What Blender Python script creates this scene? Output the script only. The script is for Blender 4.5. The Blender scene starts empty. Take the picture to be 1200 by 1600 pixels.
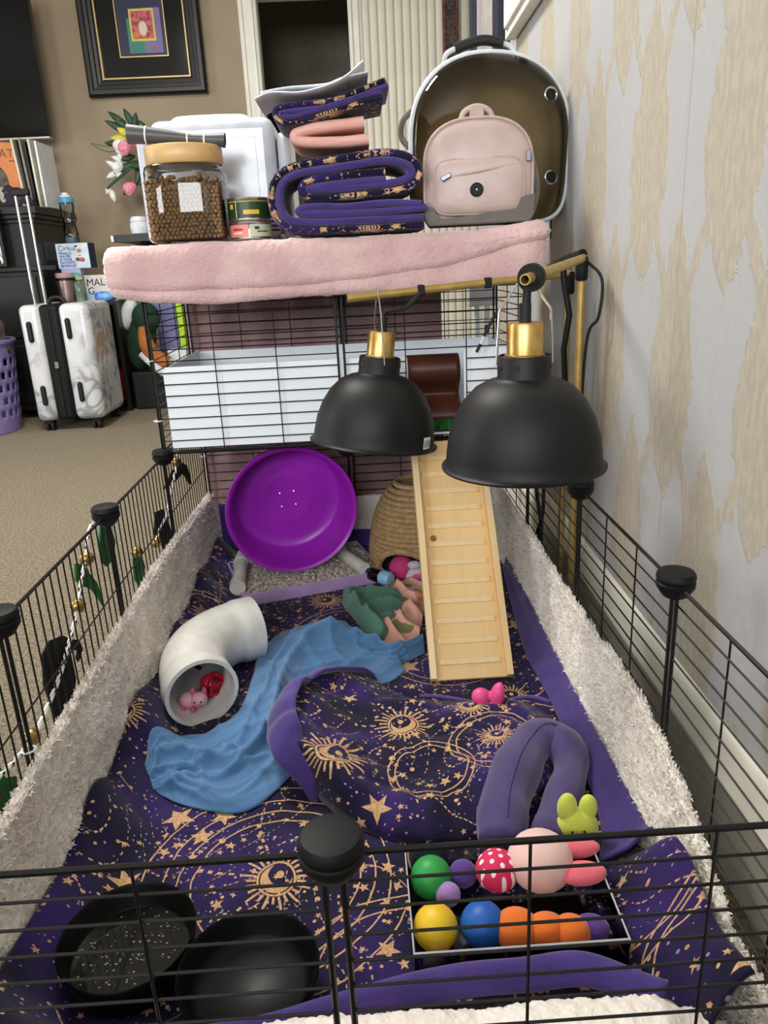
import bpy, math, random
from math import sin, cos, pi, radians, sqrt, atan2
from mathutils import Vector, Matrix, noise
SC = bpy.context.scene
COL = SC.collection
random.seed(7)

# ------------------------------------------------------------------ camera
CAM_POS = Vector((0.0334, -0.3778, 0.702))
PITCH, YAW, ROLL, FPX = 0.3187, -0.0232, -0.048, 1181.14
_f = Vector((-sin(YAW)*cos(PITCH), cos(YAW)*cos(PITCH), -sin(PITCH)))
_r0 = Vector((cos(YAW), sin(YAW), 0)); _u0 = _r0.cross(_f)
_r = _r0*cos(ROLL) + _u0*sin(ROLL); _u = _u0*cos(ROLL) - _r0*sin(ROLL)
cam_d = bpy.data.cameras.new('camera'); cam = bpy.data.objects.new('camera', cam_d); COL.objects.link(cam)
cam_d.lens = FPX/1600*36; cam_d.sensor_width = 36; cam_d.clip_start = 0.02
m4 = Matrix((_r, _u, -_f)).transposed().to_4x4(); m4.translation = CAM_POS
cam.matrix_world = m4; SC.camera = cam

# ------------------------------------------------------------------ light and exposure
SC.view_settings.view_transform = 'Standard'; SC.view_settings.look = 'None'
SC.view_settings.gamma = 1.0; SC.view_settings.use_curve_mapping = False
SC.view_settings.exposure = -0.22
w = bpy.data.worlds.new('world'); SC.world = w; w.use_nodes = True
w.node_tree.nodes['Background'].inputs[0].default_value = (0.75, 0.85, 1.0, 1)
w.node_tree.nodes['Background'].inputs[1].default_value = 0.6
def area(name, loc, target, sx, sy, power, color):
    l = bpy.data.lights.new(name, 'AREA'); l.shape = 'RECTANGLE'; l.size = sx; l.size_y = sy
    l.energy = power; l.color = color
    o = bpy.data.objects.new(name, l); COL.objects.link(o); o.location = loc
    o.rotation_euler = (Vector(target)-Vector(loc)).to_track_quat('-Z', 'Z').to_euler()
    return o
# daylight by two windows behind the camera and one wide window in the left wall, and the ceiling fixture
DAY = (0.93, 0.97, 1.0)
area('window_daylight', (-0.55, -2.86, 1.50), (-0.55, 0, 1.40), 1.2, 1.1, 92, DAY)
area('window_daylight', (-2.65, -2.86, 1.50), (-2.65, 0, 1.40), 1.2, 1.1, 92, DAY)
area('window_daylight', (-3.88, 1.7, 1.50), (0, 1.7, 1.40), 2.3, 1.1, 52, DAY)
area('ceiling_fixture_light', (-0.8, 1.6, 2.38), (-0.8, 1.6, 0), 0.6, 0.6, 70, (1.0, 0.96, 0.91))

# ------------------------------------------------------------------ helpers
def lin(h):
    h = h.lstrip('#'); c = [int(h[i:i+2], 16)/255 for i in (0, 2, 4)]
    return tuple(((v+0.055)/1.055)**2.4 if v > 0.04045 else v/12.92 for v in c)
def rgba(h): return (*lin(h), 1)

class MB:
    """collects geometry; build() links it as ONE mesh object"""
    def __init__(s): s.v = []; s.f = []; s.uv = None
    def add(s, vs, fs):
        n = len(s.v); s.v += [tuple(v) for v in vs]; s.f += [tuple(i+n for i in f) for f in fs]; return s
    def box(s, c, d, rz=0, M=None):
        x, y, z = d[0]/2, d[1]/2, d[2]/2
        vs = [Vector(p) for p in ((-x,-y,-z),(x,-y,-z),(x,y,-z),(-x,y,-z),(-x,-y,z),(x,-y,z),(x,y,z),(-x,y,z))]
        if rz: R = Matrix.Rotation(rz, 3, 'Z'); vs = [R@v for v in vs]
        if M is not None: vs = [M@v for v in vs]
        c = Vector(c); vs = [v+c for v in vs]
        return s.add(vs, [(0,3,2,1),(4,5,6,7),(0,1,5,4),(1,2,6,5),(2,3,7,6),(3,0,4,7)])
    def b2(s, x0, x1, y0, y1, z0, z1):
        return s.box(((x0+x1)/2,(y0+y1)/2,(z0+z1)/2), (abs(x1-x0),abs(y1-y0),abs(z1-z0)))
    def tube(s, pts, rad, n=8, cap=True, closed=False):
        pts = [Vector(p) for p in pts]; m = len(pts)
        rads = rad if isinstance(rad, (list, tuple)) else [rad]*m
        vs = []; prev = None
        for i, p in enumerate(pts):
            if closed: t = pts[(i+1) % m]-pts[i-1]
            else: t = pts[min(i+1, m-1)]-pts[max(i-1, 0)]
            t.normalize()
            if prev is None:
                a = Vector((0,0,1)) if abs(t.z) < 0.9 else Vector((1,0,0)); a = (a-t*a.dot(t)).normalized()
            else: a = (prev-t*prev.dot(t)).normalized()
            prev = a; b = t.cross(a)
            for k in range(n):
                q = 2*pi*k/n; vs.append(p+(a*cos(q)+b*sin(q))*rads[i])
        fs = []
        for i in range(m if closed else m-1):
            j = (i+1) % m
            for k in range(n):
                l = (k+1) % n; fs.append((i*n+k, i*n+l, j*n+l, j*n+k))
        if cap and not closed: fs += [tuple(range(n))[::-1], tuple(range((m-1)*n, m*n))]
        return s.add(vs, fs)
    def lathe(s, prof, n=32, M=None, capa=True, capb=True):
        """prof: (radius, height) pairs around local Z; M maps to place"""
        vs = []; fs = []; m = len(prof)
        for r, h in prof:
            for k in range(n):
                q = 2*pi*k/n; p = Vector((r*cos(q), r*sin(q), h)); vs.append(M@p if M is not None else p)
        for i in range(m-1):
            for k in range(n):
                l = (k+1) % n; fs.append((i*n+k, i*n+l, (i+1)*n+l, (i+1)*n+k))
        if capa: fs.append(tuple(range(n))[::-1])
        if capb: fs.append(tuple(range((m-1)*n, m*n)))
        return s.add(vs, fs)
    def ball(s, c, r, nu=16, nv=10, M=None):
        r = r if isinstance(r, (tuple, list)) else (r, r, r); vs = []; fs = []
        for j in range(nv+1):
            t = pi*j/nv
            for i in range(nu):
                q = 2*pi*i/nu; p = Vector((r[0]*sin(t)*cos(q), r[1]*sin(t)*sin(q), r[2]*cos(t)))
                vs.append((M@p if M is not None else p)+Vector(c))
        for j in range(nv):
            for i in range(nu):
                k = (i+1) % nu; fs.append((j*nu+i, (j+1)*nu+i, (j+1)*nu+k, j*nu+k))
        return s.add(vs, fs)
    def grid(s, fn, nu, nv, cu=False, uv=None):
        """fn(u,v) with u,v in 0..1"""
        vs = [Vector(fn(i/(nu-1 if not cu else nu), j/(nv-1))) for j in range(nv) for i in range(nu)]
        fs = []
        for j in range(nv-1):
            for i in range(nu if cu else nu-1):
                k = (i+1) % nu; fs.append((j*nu+i, j*nu+k, (j+1)*nu+k, (j+1)*nu+i))
        if uv is not None:
            if s.uv is None: s.uv = [(0, 0)]*len(s.v)
            s.uv += [uv(i/(nu-1), j/(nv-1)) for j in range(nv) for i in range(nu)]
        return s.add(vs, fs)
    def prism(s, poly, d, axis='y', o=(0,0,0)):
        """extrude a 2-D outline; axis y: outline is (x,z) and runs from y=0 to d"""
        n = len(poly); o = Vector(o)
        P = {'y': lambda a, b, t: Vector((a, t, b)), 'x': lambda a, b, t: Vector((t, a, b)), 'z': lambda a, b, t: Vector((a, b, t))}[axis]
        vs = [P(a, b, 0)+o for a, b in poly]+[P(a, b, d)+o for a, b in poly]
        fs = [tuple(range(n)), tuple(range(n, 2*n))[::-1]]+[(i, i+n, (i+1) % n+n, (i+1) % n) for i in range(n)]
        return s.add(vs, fs)
    def build(s, name, mat, parent=None, loc=None, smooth=True, ang=38, w=False, bevel=0, seg=2, solid=0, subd=0, rot=None):
        me = bpy.data.meshes.new(name); off = Vector((0,0,0))
        if w: off = Vector(parent.location if parent is not None and loc is None else (loc or (0,0,0)))
        me.from_pydata([Vector(v)-off for v in s.v] if w else s.v, [], s.f); me.validate(clean_customdata=False)
        if s.uv:
            l = me.uv_layers.new(name='UVMap')
            for lo in me.loops: l.data[lo.index].uv = s.uv[lo.vertex_index]
        fixn(me)
        if smooth:
            me.shade_smooth()
            if ang < 180: me.set_sharp_from_angle(angle=radians(ang))
        me.materials.append(mat)
        o = bpy.data.objects.new(name, me); COL.objects.link(o)
        if parent is not None: o.parent = parent
        if loc is not None: o.location = loc
        if rot is not None: o.rotation_euler = rot
        if bevel:
            b = o.modifiers.new('bevel', 'BEVEL'); b.width = bevel; b.segments = seg; b.limit_method = 'ANGLE'; b.angle_limit = radians(40)
        if solid:
            d = o.modifiers.new('solid', 'SOLIDIFY'); d.thickness = solid; d.offset = 0
        if subd:
            d = o.modifiers.new('sub', 'SUBSURF'); d.levels = subd; d.render_levels = subd
        return o
import bmesh
def fixn(me):
    if len(me.polygons) > 60000: return
    bm = bmesh.new(); bm.from_mesh(me); bmesh.ops.recalc_face_normals(bm, faces=bm.faces); bm.to_mesh(me); bm.free()
def tag(o, label=None, cat=None, group=None, kind=None):
    if label: o['label'] = label
    if cat: o['category'] = cat
    if group: o['group'] = group
    if kind: o['kind'] = kind
    return o
def thing(name, label, cat, loc=(0,0,0), rz=0, group=None, rot=None):
    o = bpy.data.objects.new(name, None); COL.objects.link(o); o.location = loc
    o.rotation_euler = rot if rot else (0, 0, rz); o.empty_display_size = .05
    return tag(o, label, cat, group)
def inst(src, parent=None, loc=None, rot=None, name=None):
    o = src.copy(); COL.objects.link(o); o.parent = parent
    if loc is not None: o.location = loc
    if rot is not None: o.rotation_euler = rot
    if name: o.name = name
    return o
def copy_tree(src, parent=None):
    c = src.copy(); COL.objects.link(c); c.parent = parent
    for ch in list(src.children): copy_tree(ch, c)
    return c
def axisM(o, d, up=(0,0,1)):
    """matrix taking local Z to direction d, origin o"""
    d = Vector(d).normalized(); M = d.to_track_quat('Z', 'Y').to_matrix().to_4x4(); M.translation = Vector(o); return M
def crom(pts, n):
    """resample a polyline as a Catmull-Rom spline, n points"""
    P = [Vector(p) for p in pts]; P = [2*P[0]-P[1]]+P+[2*P[-1]-P[-2]]; k = len(P)-3; out = []
    for i in range(n):
        t = i/(n-1)*k; j = min(int(t), k-1); t -= j; a, b, c, d = P[j:j+4]
        out.append(0.5*((2*b)+(c-a)*t+(2*a-5*b+4*c-d)*t*t+(3*b-a-3*c+d)*t*t*t))
    return out
def lerp_tab(tab, x):
    if x <= tab[0][0]: return tab[0][1]
    for (a, p), (b, q) in zip(tab, tab[1:]):
        if x <= b: return p+(q-p)*(x-a)/(b-a)
    return tab[-1][1]
def nz(x, y, z=0.0): return noise.noise(Vector((x, y, z)))
def sstep(a, b, x):
    t = max(0, min(1, (x-a)/(b-a))); return t*t*(3-2*t)
def text(name, s, size, mat, parent, loc, rot=(pi/2,0,0), ext=0.0006, align='LEFT', bold=0.0):
    c = bpy.data.curves.new(name, 'FONT'); c.body = s; c.size = size; c.extrude = ext; c.align_x = align; c.offset = bold
    t = bpy.data.objects.new(name, c); COL.objects.link(t)
    dg = bpy.context.evaluated_depsgraph_get(); me = bpy.data.meshes.new_from_object(t.evaluated_get(dg))
    bpy.data.objects.remove(t); me.materials.clear(); me.materials.append(mat)
    o = bpy.data.objects.new(name, me); COL.objects.link(o); o.parent = parent; o.location = loc; o.rotation_euler = rot
    return o

# ------------------------------------------------------------------ node materials
class S:
    """a node socket with arithmetic"""
    T = None
    def __init__(s, k): s.k = k
    @staticmethod
    def m(op, a, b=None, c=None):
        n = S.T.nodes.new('ShaderNodeMath'); n.operation = op
        for i, v in enumerate((a, b, c)):
            if v is None: continue
            if isinstance(v, S): S.T.links.new(v.k, n.inputs[i])
            else: n.inputs[i].default_value = v
        return S(n.outputs[0])
    def __add__(s, o): return S.m('ADD', s, o)
    __radd__ = __add__
    def __sub__(s, o): return S.m('SUBTRACT', s, o)
    def __rsub__(s, o): return S.m('SUBTRACT', o, s)
    def __mul__(s, o): return S.m('MULTIPLY', s, o)
    __rmul__ = __mul__
    def __truediv__(s, o): return S.m('DIVIDE', s, o)
    def __lt__(s, o): return S.m('LESS_THAN', s, o)
    def __gt__(s, o): return S.m('GREATER_THAN', s, o)
    def abs(s): return S.m('ABSOLUTE', s)
    def cos(s): return S.m('COSINE', s)
    def sin(s): return S.m('SINE', s)
    def sqrt(s): return S.m('SQRT', s)
    def frac(s): return S.m('FRACT', s)
    def floor(s): return S.m('FLOOR', s)
    def max(s, o): return S.m('MAXIMUM', s, o)
    def min(s, o): return S.m('MINIMUM', s, o)
    def ping(s, o): return S.m('PINGPONG', s, o)
    def sm(s, a, b):
        n = S.T.nodes.new('ShaderNodeMapRange'); n.interpolation_type = 'SMOOTHSTEP'
        S.T.links.new(s.k, n.inputs[0]); n.inputs[1].default_value = a; n.inputs[2].default_value = b
        return S(n.outputs[0])
def N(t, typ, ins=None, **kw):
    n = t.nodes.new(typ)
    for k, v in kw.items(): setattr(n, k, v)
    for k, v in (ins or {}).items():
        if isinstance(v, S): v = v.k
        if isinstance(v, bpy.types.NodeSocket): t.links.new(v, n.inputs[k])
        else: n.inputs[k].default_value = v
    return n
def new_mat(name):
    m = bpy.data.materials.new(name); m.use_nodes = True; t = m.node_tree; S.T = t
    return m, t, t.nodes['Principled BSDF']
def coords(t, kind='Object'): return t.nodes.new('ShaderNodeTexCoord').outputs[kind]
def mixc(t, fac, a, b):
    n = t.nodes.new('ShaderNodeMix'); n.data_type = 'RGBA'
    for i, v in ((0, fac), (6, a), (7, b)):
        if isinstance(v, S): v = v.k
        if isinstance(v, bpy.types.NodeSocket): t.links.new(v, n.inputs[i])
        elif isinstance(v, str): n.inputs[i].default_value = rgba(v)
        else: n.inputs[i].default_value = v
    return n.outputs[2]
def bump(t, b, h, strength=0.3, dist=0.002, normal=None):
    n = N(t, 'ShaderNodeBump', {'Strength': strength, 'Distance': dist, 'Height': h})
    if normal is not None: t.links.new(normal, n.inputs['Normal'])
    t.links.new(n.outputs[0], b.inputs['Normal']); return n.outputs[0]
def mat(name, col, rough=0.6, metal=0.0, col2=None, scale=30, detail=3, bmp=0, bscale=None, bdist=0.001, coat=0, sheen=0, trans=0, ior=1.45, spec=None, stretch=None, alpha=1):
    """plain procedural material: two tones mixed by noise, optional noise bump"""
    m, t, b = new_mat(name)
    b.inputs['Roughness'].default_value = rough; b.inputs['Metallic'].default_value = metal
    b.inputs['IOR'].default_value = ior
    if coat: b.inputs['Coat Weight'].default_value = coat; b.inputs['Coat Roughness'].default_value = 0.08
    if sheen: b.inputs['Sheen Weight'].default_value = sheen; b.inputs['Sheen Roughness'].default_value = 0.5
    if trans: b.inputs['Transmission Weight'].default_value = trans
    if spec is not None: b.inputs['Specular IOR Level'].default_value = spec
    if alpha < 1: b.inputs['Alpha'].default_value = alpha
    oc = coords(t)
    if stretch:
        mp = N(t, 'ShaderNodeMapping', {'Vector': oc, 'Scale': stretch}); oc = mp.outputs[0]
    nt = N(t, 'ShaderNodeTexNoise', {'Vector': oc, 'Scale': scale, 'Detail': detail})
    if col2 is None:
        l = lin(col); col2v = tuple(min(1, c*0.88) for c in l)+(1,)
    else: col2v = rgba(col2)
    fac = S(nt.outputs[0]).sm(0.35, 0.65)
    t.links.new(mixc(t, fac, rgba(col), col2v), b.inputs['Base Color'])
    if bmp:
        n2 = N(t, 'ShaderNodeTexNoise', {'Vector': oc, 'Scale': bscale or scale*4, 'Detail': 4})
        bump(t, b, n2.outputs[0], bmp, bdist)
    return m
# ---- special materials
def m_carpet():
    m, t, b = new_mat('carpet'); oc = coords(t)
    n1 = N(t, 'ShaderNodeTexNoise', {'Vector': oc, 'Scale': 160, 'Detail': 5, 'Roughness': .7}); n2 = N(t, 'ShaderNodeTexNoise', {'Vector': oc, 'Scale': 5, 'Detail': 3})
    v = N(t, 'ShaderNodeTexVoronoi', {'Vector': oc, 'Scale': 260})
    c = mixc(t, S(n1.outputs[0]).sm(.35, .66), '#7d705c', '#c9bca4')
    c = mixc(t, S(n2.outputs[0]).sm(.3, .75)*.35, c, '#a39680')
    t.links.new(c, b.inputs['Base Color']); b.inputs['Roughness'].default_value = .95
    b.inputs['Specular IOR Level'].default_value = .1
    bump(t, b, S(n1.outputs[0])+S(v.outputs[0])*.5, 1.0, .012); return m
def m_wallpaper():
    m, t, b = new_mat('damask_wallpaper'); oc = coords(t)
    sep = N(t, 'ShaderNodeSeparateXYZ', {0: oc}); y = S(sep.outputs[1]); z = S(sep.outputs[2])
    nd = N(t, 'ShaderNodeTexNoise', {'Vector': oc, 'Scale': 26, 'Detail': 4, 'Roughness': .65}); nn = S(nd.outputs[0])-.5
    nd2 = N(t, 'ShaderNodeTexNoise', {'Vector': oc, 'Scale': 9, 'Detail': 2}); n2 = S(nd2.outputs[0])-.5
    W, H = .265, .56
    def med(oy, oz, hw, hh):
        a = ((y+oy)/W).frac()-.5; c = ((z+oz)/H).frac()-.5
        u = (a*W+nn*.055+n2*.03).abs()/hw; q = (c*H+nn*.06)/hh
        # leaf: pointed at the top, round at the bottom
        env = (1-q*q).max(0)*(1.15-q*.35)
        return (u-env)
    d1 = med(0, 0, .060, .19); d2 = med(W/2, H/2, .060, .19)
    a = ((y)/W).frac()-.5
    vine = ((a*W).abs()-(((z/H)*2*pi).cos()*.055+.066)+nn*.05+n2*.03).abs()-.013
    mask = (d1.min(d2)*.10).min(vine).sm(.005, -.006)
    fine = N(t, 'ShaderNodeTexNoise', {'Vector': N(t, 'ShaderNodeMapping', {'Vector': oc, 'Scale': (1, 1, .35)}).outputs[0], 'Scale': 120, 'Detail': 3})
    f = S(fine.outputs[0])
    ground = mixc(t, f.sm(.3, .7)*.5, '#b4b4b5', '#adacac')
    gold = mixc(t, f.sm(.35, .65), '#a89f8c', '#b9b09d')
    streak = mask*(.62+f*.5)
    t.links.new(mixc(t, streak.min(1), ground, gold), b.inputs['Base Color'])
    b.inputs['Roughness'].default_value = .55
    bump(t, b, mask*.6+mask*f*.8, .5, .0012); return m
def m_wood(name, c1, c2, axis=1, ring=22, rough=.5):
    m, t, b = new_mat(name); oc = coords(t)
    sc = [9, 9, 9]; sc[axis] = .5
    mp = N(t, 'ShaderNodeMapping', {'Vector': oc, 'Scale': sc})
    n = N(t, 'ShaderNodeTexNoise', {'Vector': mp.outputs[0], 'Scale': 1.6, 'Detail': 3})
    wv = (S(n.outputs[0])*ring).sin()*.5+.5
    n2 = N(t, 'ShaderNodeTexNoise', {'Vector': mp.outputs[0], 'Scale': 30, 'Detail': 2})
    t.links.new(mixc(t, (wv*.75+S(n2.outputs[0])*.25), c1, c2), b.inputs['Base Color'])
    b.inputs['Roughness'].default_value = rough
    bump(t, b, wv+S(n2.outputs[0]), .08, .0005); return m
def m_marble():
    m, t, b = new_mat('marbled_shell'); oc = coords(t)
    n = N(t, 'ShaderNodeTexNoise', {'Vector': oc, 'Scale': 5, 'Detail': 5, 'Distortion': 1.2})
    v = (S(n.outputs[0])-.5).abs().sm(.075, .0)
    n2 = N(t, 'ShaderNodeTexNoise', {'Vector': oc, 'Scale': 2.5, 'Detail': 2}); msk = S(n2.outputs[0]).sm(.34, .52)
    c = mixc(t, v*msk*.75, '#d4d5d7', '#5a5c5f'); c = mixc(t, msk*.25, c, '#9a9c9e')
    t.links.new(c, b.inputs['Base Color']); b.inputs['Roughness'].default_value = .25; b.inputs['Coat Weight'].default_value = .3; return m
def m_sherpa(name, c1, c2):
    m, t, b = new_mat(name); oc = coords(t)
    n = N(t, 'ShaderNodeTexNoise', {'Vector': oc, 'Scale': 330, 'Detail': 4}); v = N(t, 'ShaderNodeTexVoronoi', {'Vector': oc, 'Scale': 190, 'Randomness': 1})
    n3 = N(t, 'ShaderNodeTexNoise', {'Vector': oc, 'Scale': 12, 'Detail': 3})
    t.links.new(mixc(t, S(n3.outputs[0]).sm(.3, .7), c1, c2), b.inputs['Base Color'])
    b.inputs['Roughness'].default_value = .95; b.inputs['Sheen Weight'].default_value = .5; b.inputs['Specular IOR Level'].default_value = .1
    bump(t, b, S(v.outputs[0])+S(n.outputs[0])*.6, .4, .003); return m
def m_weave(name, c1, c2, sc=900, bmp=.3):
    m, t, b = new_mat(name); oc = coords(t)
    sep = N(t, 'ShaderNodeSeparateXYZ', {0: oc}); k = ((S(sep.outputs[0])+S(sep.outputs[1])*.9+S(sep.outputs[2])*.7)*sc).sin()
    n = N(t, 'ShaderNodeTexNoise', {'Vector': oc, 'Scale': 14, 'Detail': 3})
    t.links.new(mixc(t, S(n.outputs[0]).sm(.3, .7), c1, c2), b.inputs['Base Color'])
    b.inputs['Roughness'].default_value = .85; b.inputs['Sheen Weight'].default_value = .3
    bump(t, b, k, bmp, .0008); return m

# ---- printed fleece: node groups for each printed motif
def _group(name, fn):
    g = bpy.data.node_groups.new(name, 'ShaderNodeTree')
    for n in ('X', 'Y', 'R', 'A'): g.interface.new_socket(n, in_out='INPUT', socket_type='NodeSocketFloat')
    g.interface.new_socket('Mask', in_out='OUTPUT', socket_type='NodeSocketFloat')
    gi = g.nodes.new('NodeGroupInput'); go = g.nodes.new('NodeGroupOutput'); S.T = g
    r = fn(*[S(gi.outputs[i]) for i in range(4)]); g.links.new(r.k, go.inputs[0]); return g
def _sun(x, y, R, A):
    x, y = x/R, y/R; r = (x*x+y*y).sqrt(); th = S.m('ARCTAN2', y, x)+A
    rays = (th*26).cos(); ln = (th*13).cos()*.10+.88
    ray = (rays > (r*1.5-.75))*(r > .55)*(r < ln)
    ring = ((r-.5).abs() < .03)
    ex, ey = x-A.cos()*.17, y-A.sin()*.17
    cres = (r < .43)*((ex*ex+ey*ey).sqrt() > .34)
    dot = ((ex+.02)*(ex+.02)+(ey)*(ey)) < .012
    return ray.max(ring).max(cres).max(dot)
def _star(x, y, R, A):
    r = (x*x+y*y).sqrt(); th = S.m('ARCTAN2', y, x)+A
    a = ((th/(2*pi/5)+10.5).frac()-.5).abs()*(2*pi/5)
    return (r*(a.cos()+a.sin()*2.6)) < R
def _ring(x, y, R, A):
    r = (x*x+y*y).sqrt(); th = S.m('ARCTAN2', y, x)
    a = ((r-R).abs() < .0010); b2 = ((r-R*1.18).abs() < .0010)
    q1 = x-A.cos()*R; q2 = y-A.sin()*R; bead = (q1*q1+q2*q2) < .00002
    q3 = x+A.sin()*R*1.22; q4 = y-A.cos()*R*1.22; bead2 = (q3*q3+q4*q4) < .000015
    return a.max(b2).max(bead).max(bead2)
def _spoke(x, y, R, A):
    r = (x*x+y*y).sqrt(); th = S.m('ARCTAN2', y, x)+A
    return ((th*6).cos() > .985)*((r*480).sin() > 0)*(r < R)*(r > R*.45)
G = {k: _group('print_'+k, f) for k, f in (('sun', _sun), ('star', _star), ('ring', _ring), ('spoke', _spoke))}
def m_print(name, motifs, seed=0.0, uvmap=True, dens=1.0):
    """motifs: (kind, x, y, size, angle) in cloth metres"""
    m, t, b = new_mat(name); uv = coords(t, 'UV' if uvmap else 'Object')
    warp = N(t, 'ShaderNodeTexNoise', {'Vector': uv, 'Scale': 16, 'Detail': 2})
    wv = N(t, 'ShaderNodeVectorMath', {0: N(t, 'ShaderNodeVectorMath', {0: warp.outputs[1], 1: (.5, .5, .5)}, operation='SUBTRACT').outputs[0], 'Scale': .012}, operation='SCALE')
    p = N(t, 'ShaderNodeVectorMath', {0: uv, 1: wv.outputs[0]}, operation='ADD').outputs[0]
    sep = N(t, 'ShaderNodeSeparateXYZ', {0: p}); X, Y = S(sep.outputs[0]), S(sep.outputs[1])
    mask = None
    for kind, cx, cy, R, A in motifs:
        g = t.nodes.new('ShaderNodeGroup'); g.node_tree = G[kind]
        t.links.new((X-cx).k, g.inputs[0]); t.links.new((Y-cy).k, g.inputs[1]); g.inputs[2].default_value = R; g.inputs[3].default_value = A
        o = S(g.outputs[0]); mask = o if mask is None else mask.max(o)
    # scattered specks and small stars
    def scatter(sc, rad, keep, star=False):
        v = N(t, 'ShaderNodeTexVoronoi', {'Vector': p, 'Scale': sc, 'W': seed} if False else {'Vector': p, 'Scale': sc})
        on = S(N(t, 'ShaderNodeSeparateColor', {0: v.outputs[1]}).outputs[0]) < keep
        return (S(v.outputs[0]) < rad)*on
    sp = scatter(95, .20, .30*dens).max(scatter(42, .13, .30*dens))
    def scatter_star(sc, R_, keep):
        v = N(t, 'ShaderNodeTexVoronoi', {'Vector': p, 'Scale': sc}); cc_ = N(t, 'ShaderNodeSeparateColor', {0: v.outputs[1]})
        lo = N(t, 'ShaderNodeSeparateXYZ', {0: N(t, 'ShaderNodeVectorMath', {0: p, 1: v.outputs[2]}, operation='SUBTRACT').outputs[0]})
        g = t.nodes.new('ShaderNodeGroup'); g.node_tree = G['star']; t.links.new(lo.outputs[0], g.inputs[0]); t.links.new(lo.outputs[1], g.inputs[1]); g.inputs[2].default_value = R_
        t.links.new((S(cc_.outputs[1])*6).k, g.inputs[3]); return S(g.outputs[0])*(S(cc_.outputs[0]) < keep)
    sp = sp.max(scatter_star(24, .0075, .28*dens)).max(scatter_star(40, .0045, .28*dens))
    # dotted constellation lines and flowing double lines
    nl = N(t, 'ShaderNodeTexNoise', {'Vector': p, 'Scale': 5.5, 'Detail': 0}); k = S(nl.outputs[0])
    l1 = ((k*14).frac()-.5).abs() < .03
    dots = ((X*620).sin()*(Y*620).sin()) > .15
    gate = S(N(t, 'ShaderNodeTexNoise', {'Vector': p, 'Scale': 4.3, 'Detail': 0}).outputs[0])
    line = l1*dots*(gate < .52)
    l2 = (((k*4+.3).frac()-.5).abs() < .008)*(gate > .58)
    lil = scatter(150, .22, .34)
    extra = sp.max(line).max(l2)
    mask = extra if mask is None else mask.max(extra)
    n = N(t, 'ShaderNodeTexNoise', {'Vector': p, 'Scale': 7, 'Detail': 2})
    base = mixc(t, S(n.outputs[0]).sm(.42, .68), '#100a2b', '#2e1b5c')
    n2 = N(t, 'ShaderNodeTexNoise', {'Vector': p, 'Scale': 260, 'Detail': 2})
    gold = mixc(t, S(n2.outputs[0]).sm(.35, .65), '#d2ab7c', '#b48c64')
    base = mixc(t, lil*.8, base, '#9c8ab4')
    t.links.new(mixc(t, mask, base, gold), b.inputs['Base Color'])
    b.inputs['Roughness'].default_value = .8; b.inputs['Sheen Weight'].default_value = .12; b.inputs['Specular IOR Level'].default_value = .2
    bump(t, b, n2.outputs[0], .35, .0012); return m

M = {}
M['carpet'] = m_carpet(); M['wallpaper'] = m_wallpaper()
M['seam'] = mat('wallpaper_edge', '#e6e4df', .6)
M['tan'] = mat('tan_paint', '#a3927a', .75, col2='#9c8b73', scale=3, bmp=.1, bscale=240)
M['cream'] = mat('cream_gloss_paint', '#eeeadd', .35, col2='#e6e2d4', scale=5)
M['bead'] = mat('beadboard_paint', '#e8e3d0', .4, col2='#e0dbc7', scale=4)
M['white_paint'] = mat('white_paint', '#e4e1da', .5)
M['greige'] = mat('greige_paint', '#8f8c7f', .6)
M['ceil'] = mat('ceiling_paint', '#e9e6df', .9)
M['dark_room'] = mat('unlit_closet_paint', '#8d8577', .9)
M['black_metal'] = mat('black_coated_wire', '#0a0a0a', .42, col2='#101010', scale=60, spec=.4)
M['black_plastic'] = mat('black_plastic', '#0b0c0c', .55, bmp=.1, bscale=300, spec=.3)
M['black_matte'] = mat('matte_black_enamel', '#0b0c0c', .52, col2='#0d0e0e', scale=20, spec=.4)
M['brass'] = mat('brushed_brass', '#c8a766', .33, metal=.9, col2='#b89656', scale=60)
M['brass_paint'] = mat('gold_painted_steel', '#b39758', .42, metal=.55, col2='#a68a4e', scale=40)
M['steel'] = mat('bright_steel', '#cfcfcf', .22, metal=1.0)
M['bell'] = mat('antique_brass', '#b59a5a', .35, metal=.85, col2='#8f763e', scale=80)
M['sherpa'] = m_sherpa('white_sherpa', '#f9f3ea', '#efe6db')
M['pinkfleece'] = m_sherpa('dusty_pink_sherpa', '#d3b2af', '#c29f9e')
M['pinkshade'] = m_sherpa('dusty_pink_sherpa_shaded', '#a98b8c', '#987a7c')  # same pink sherpa, colour darkened for the part hanging in shade
M['purple'] = mat('plain_purple_fleece', '#45307c', .85, col2='#3c2970', scale=25, bmp=.3, bscale=500, sheen=.25)
M['purple_grey'] = mat('faded_purple_fleece', '#4a3d70', .85, col2='#413464', scale=30, bmp=.3, bscale=500, sheen=.3)
M['blue'] = m_weave('blue_waffle_cotton', '#4f7dab', '#44719f', 1500, .2)
M['green_cloth'] = mat('sage_green_flannel', '#4f7a68', .9, col2='#477060', scale=30, bmp=.25, bscale=600, sheen=.2)
M['pvc'] = mat('white_pvc', '#dcdad4', .22, spec=.5)
M['pine'] = m_wood('pine', '#f4d49c', '#ebc387', 1, 14, .45)
M['pine_end'] = m_wood('pine_rail', '#f5dcae', '#e8c48a', 1, 26, .45)
M['bamboo'] = m_wood('bamboo', '#dcb982', '#c99f64', 0, 18, .4)
M['marble'] = m_marble()
M['purple_plastic'] = mat('purple_plastic', '#a025b8', .3, col2='#941fab', scale=6, spec=.5)
M['lilac'] = mat('lilac_plastic', '#b99bd0', .35)
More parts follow.
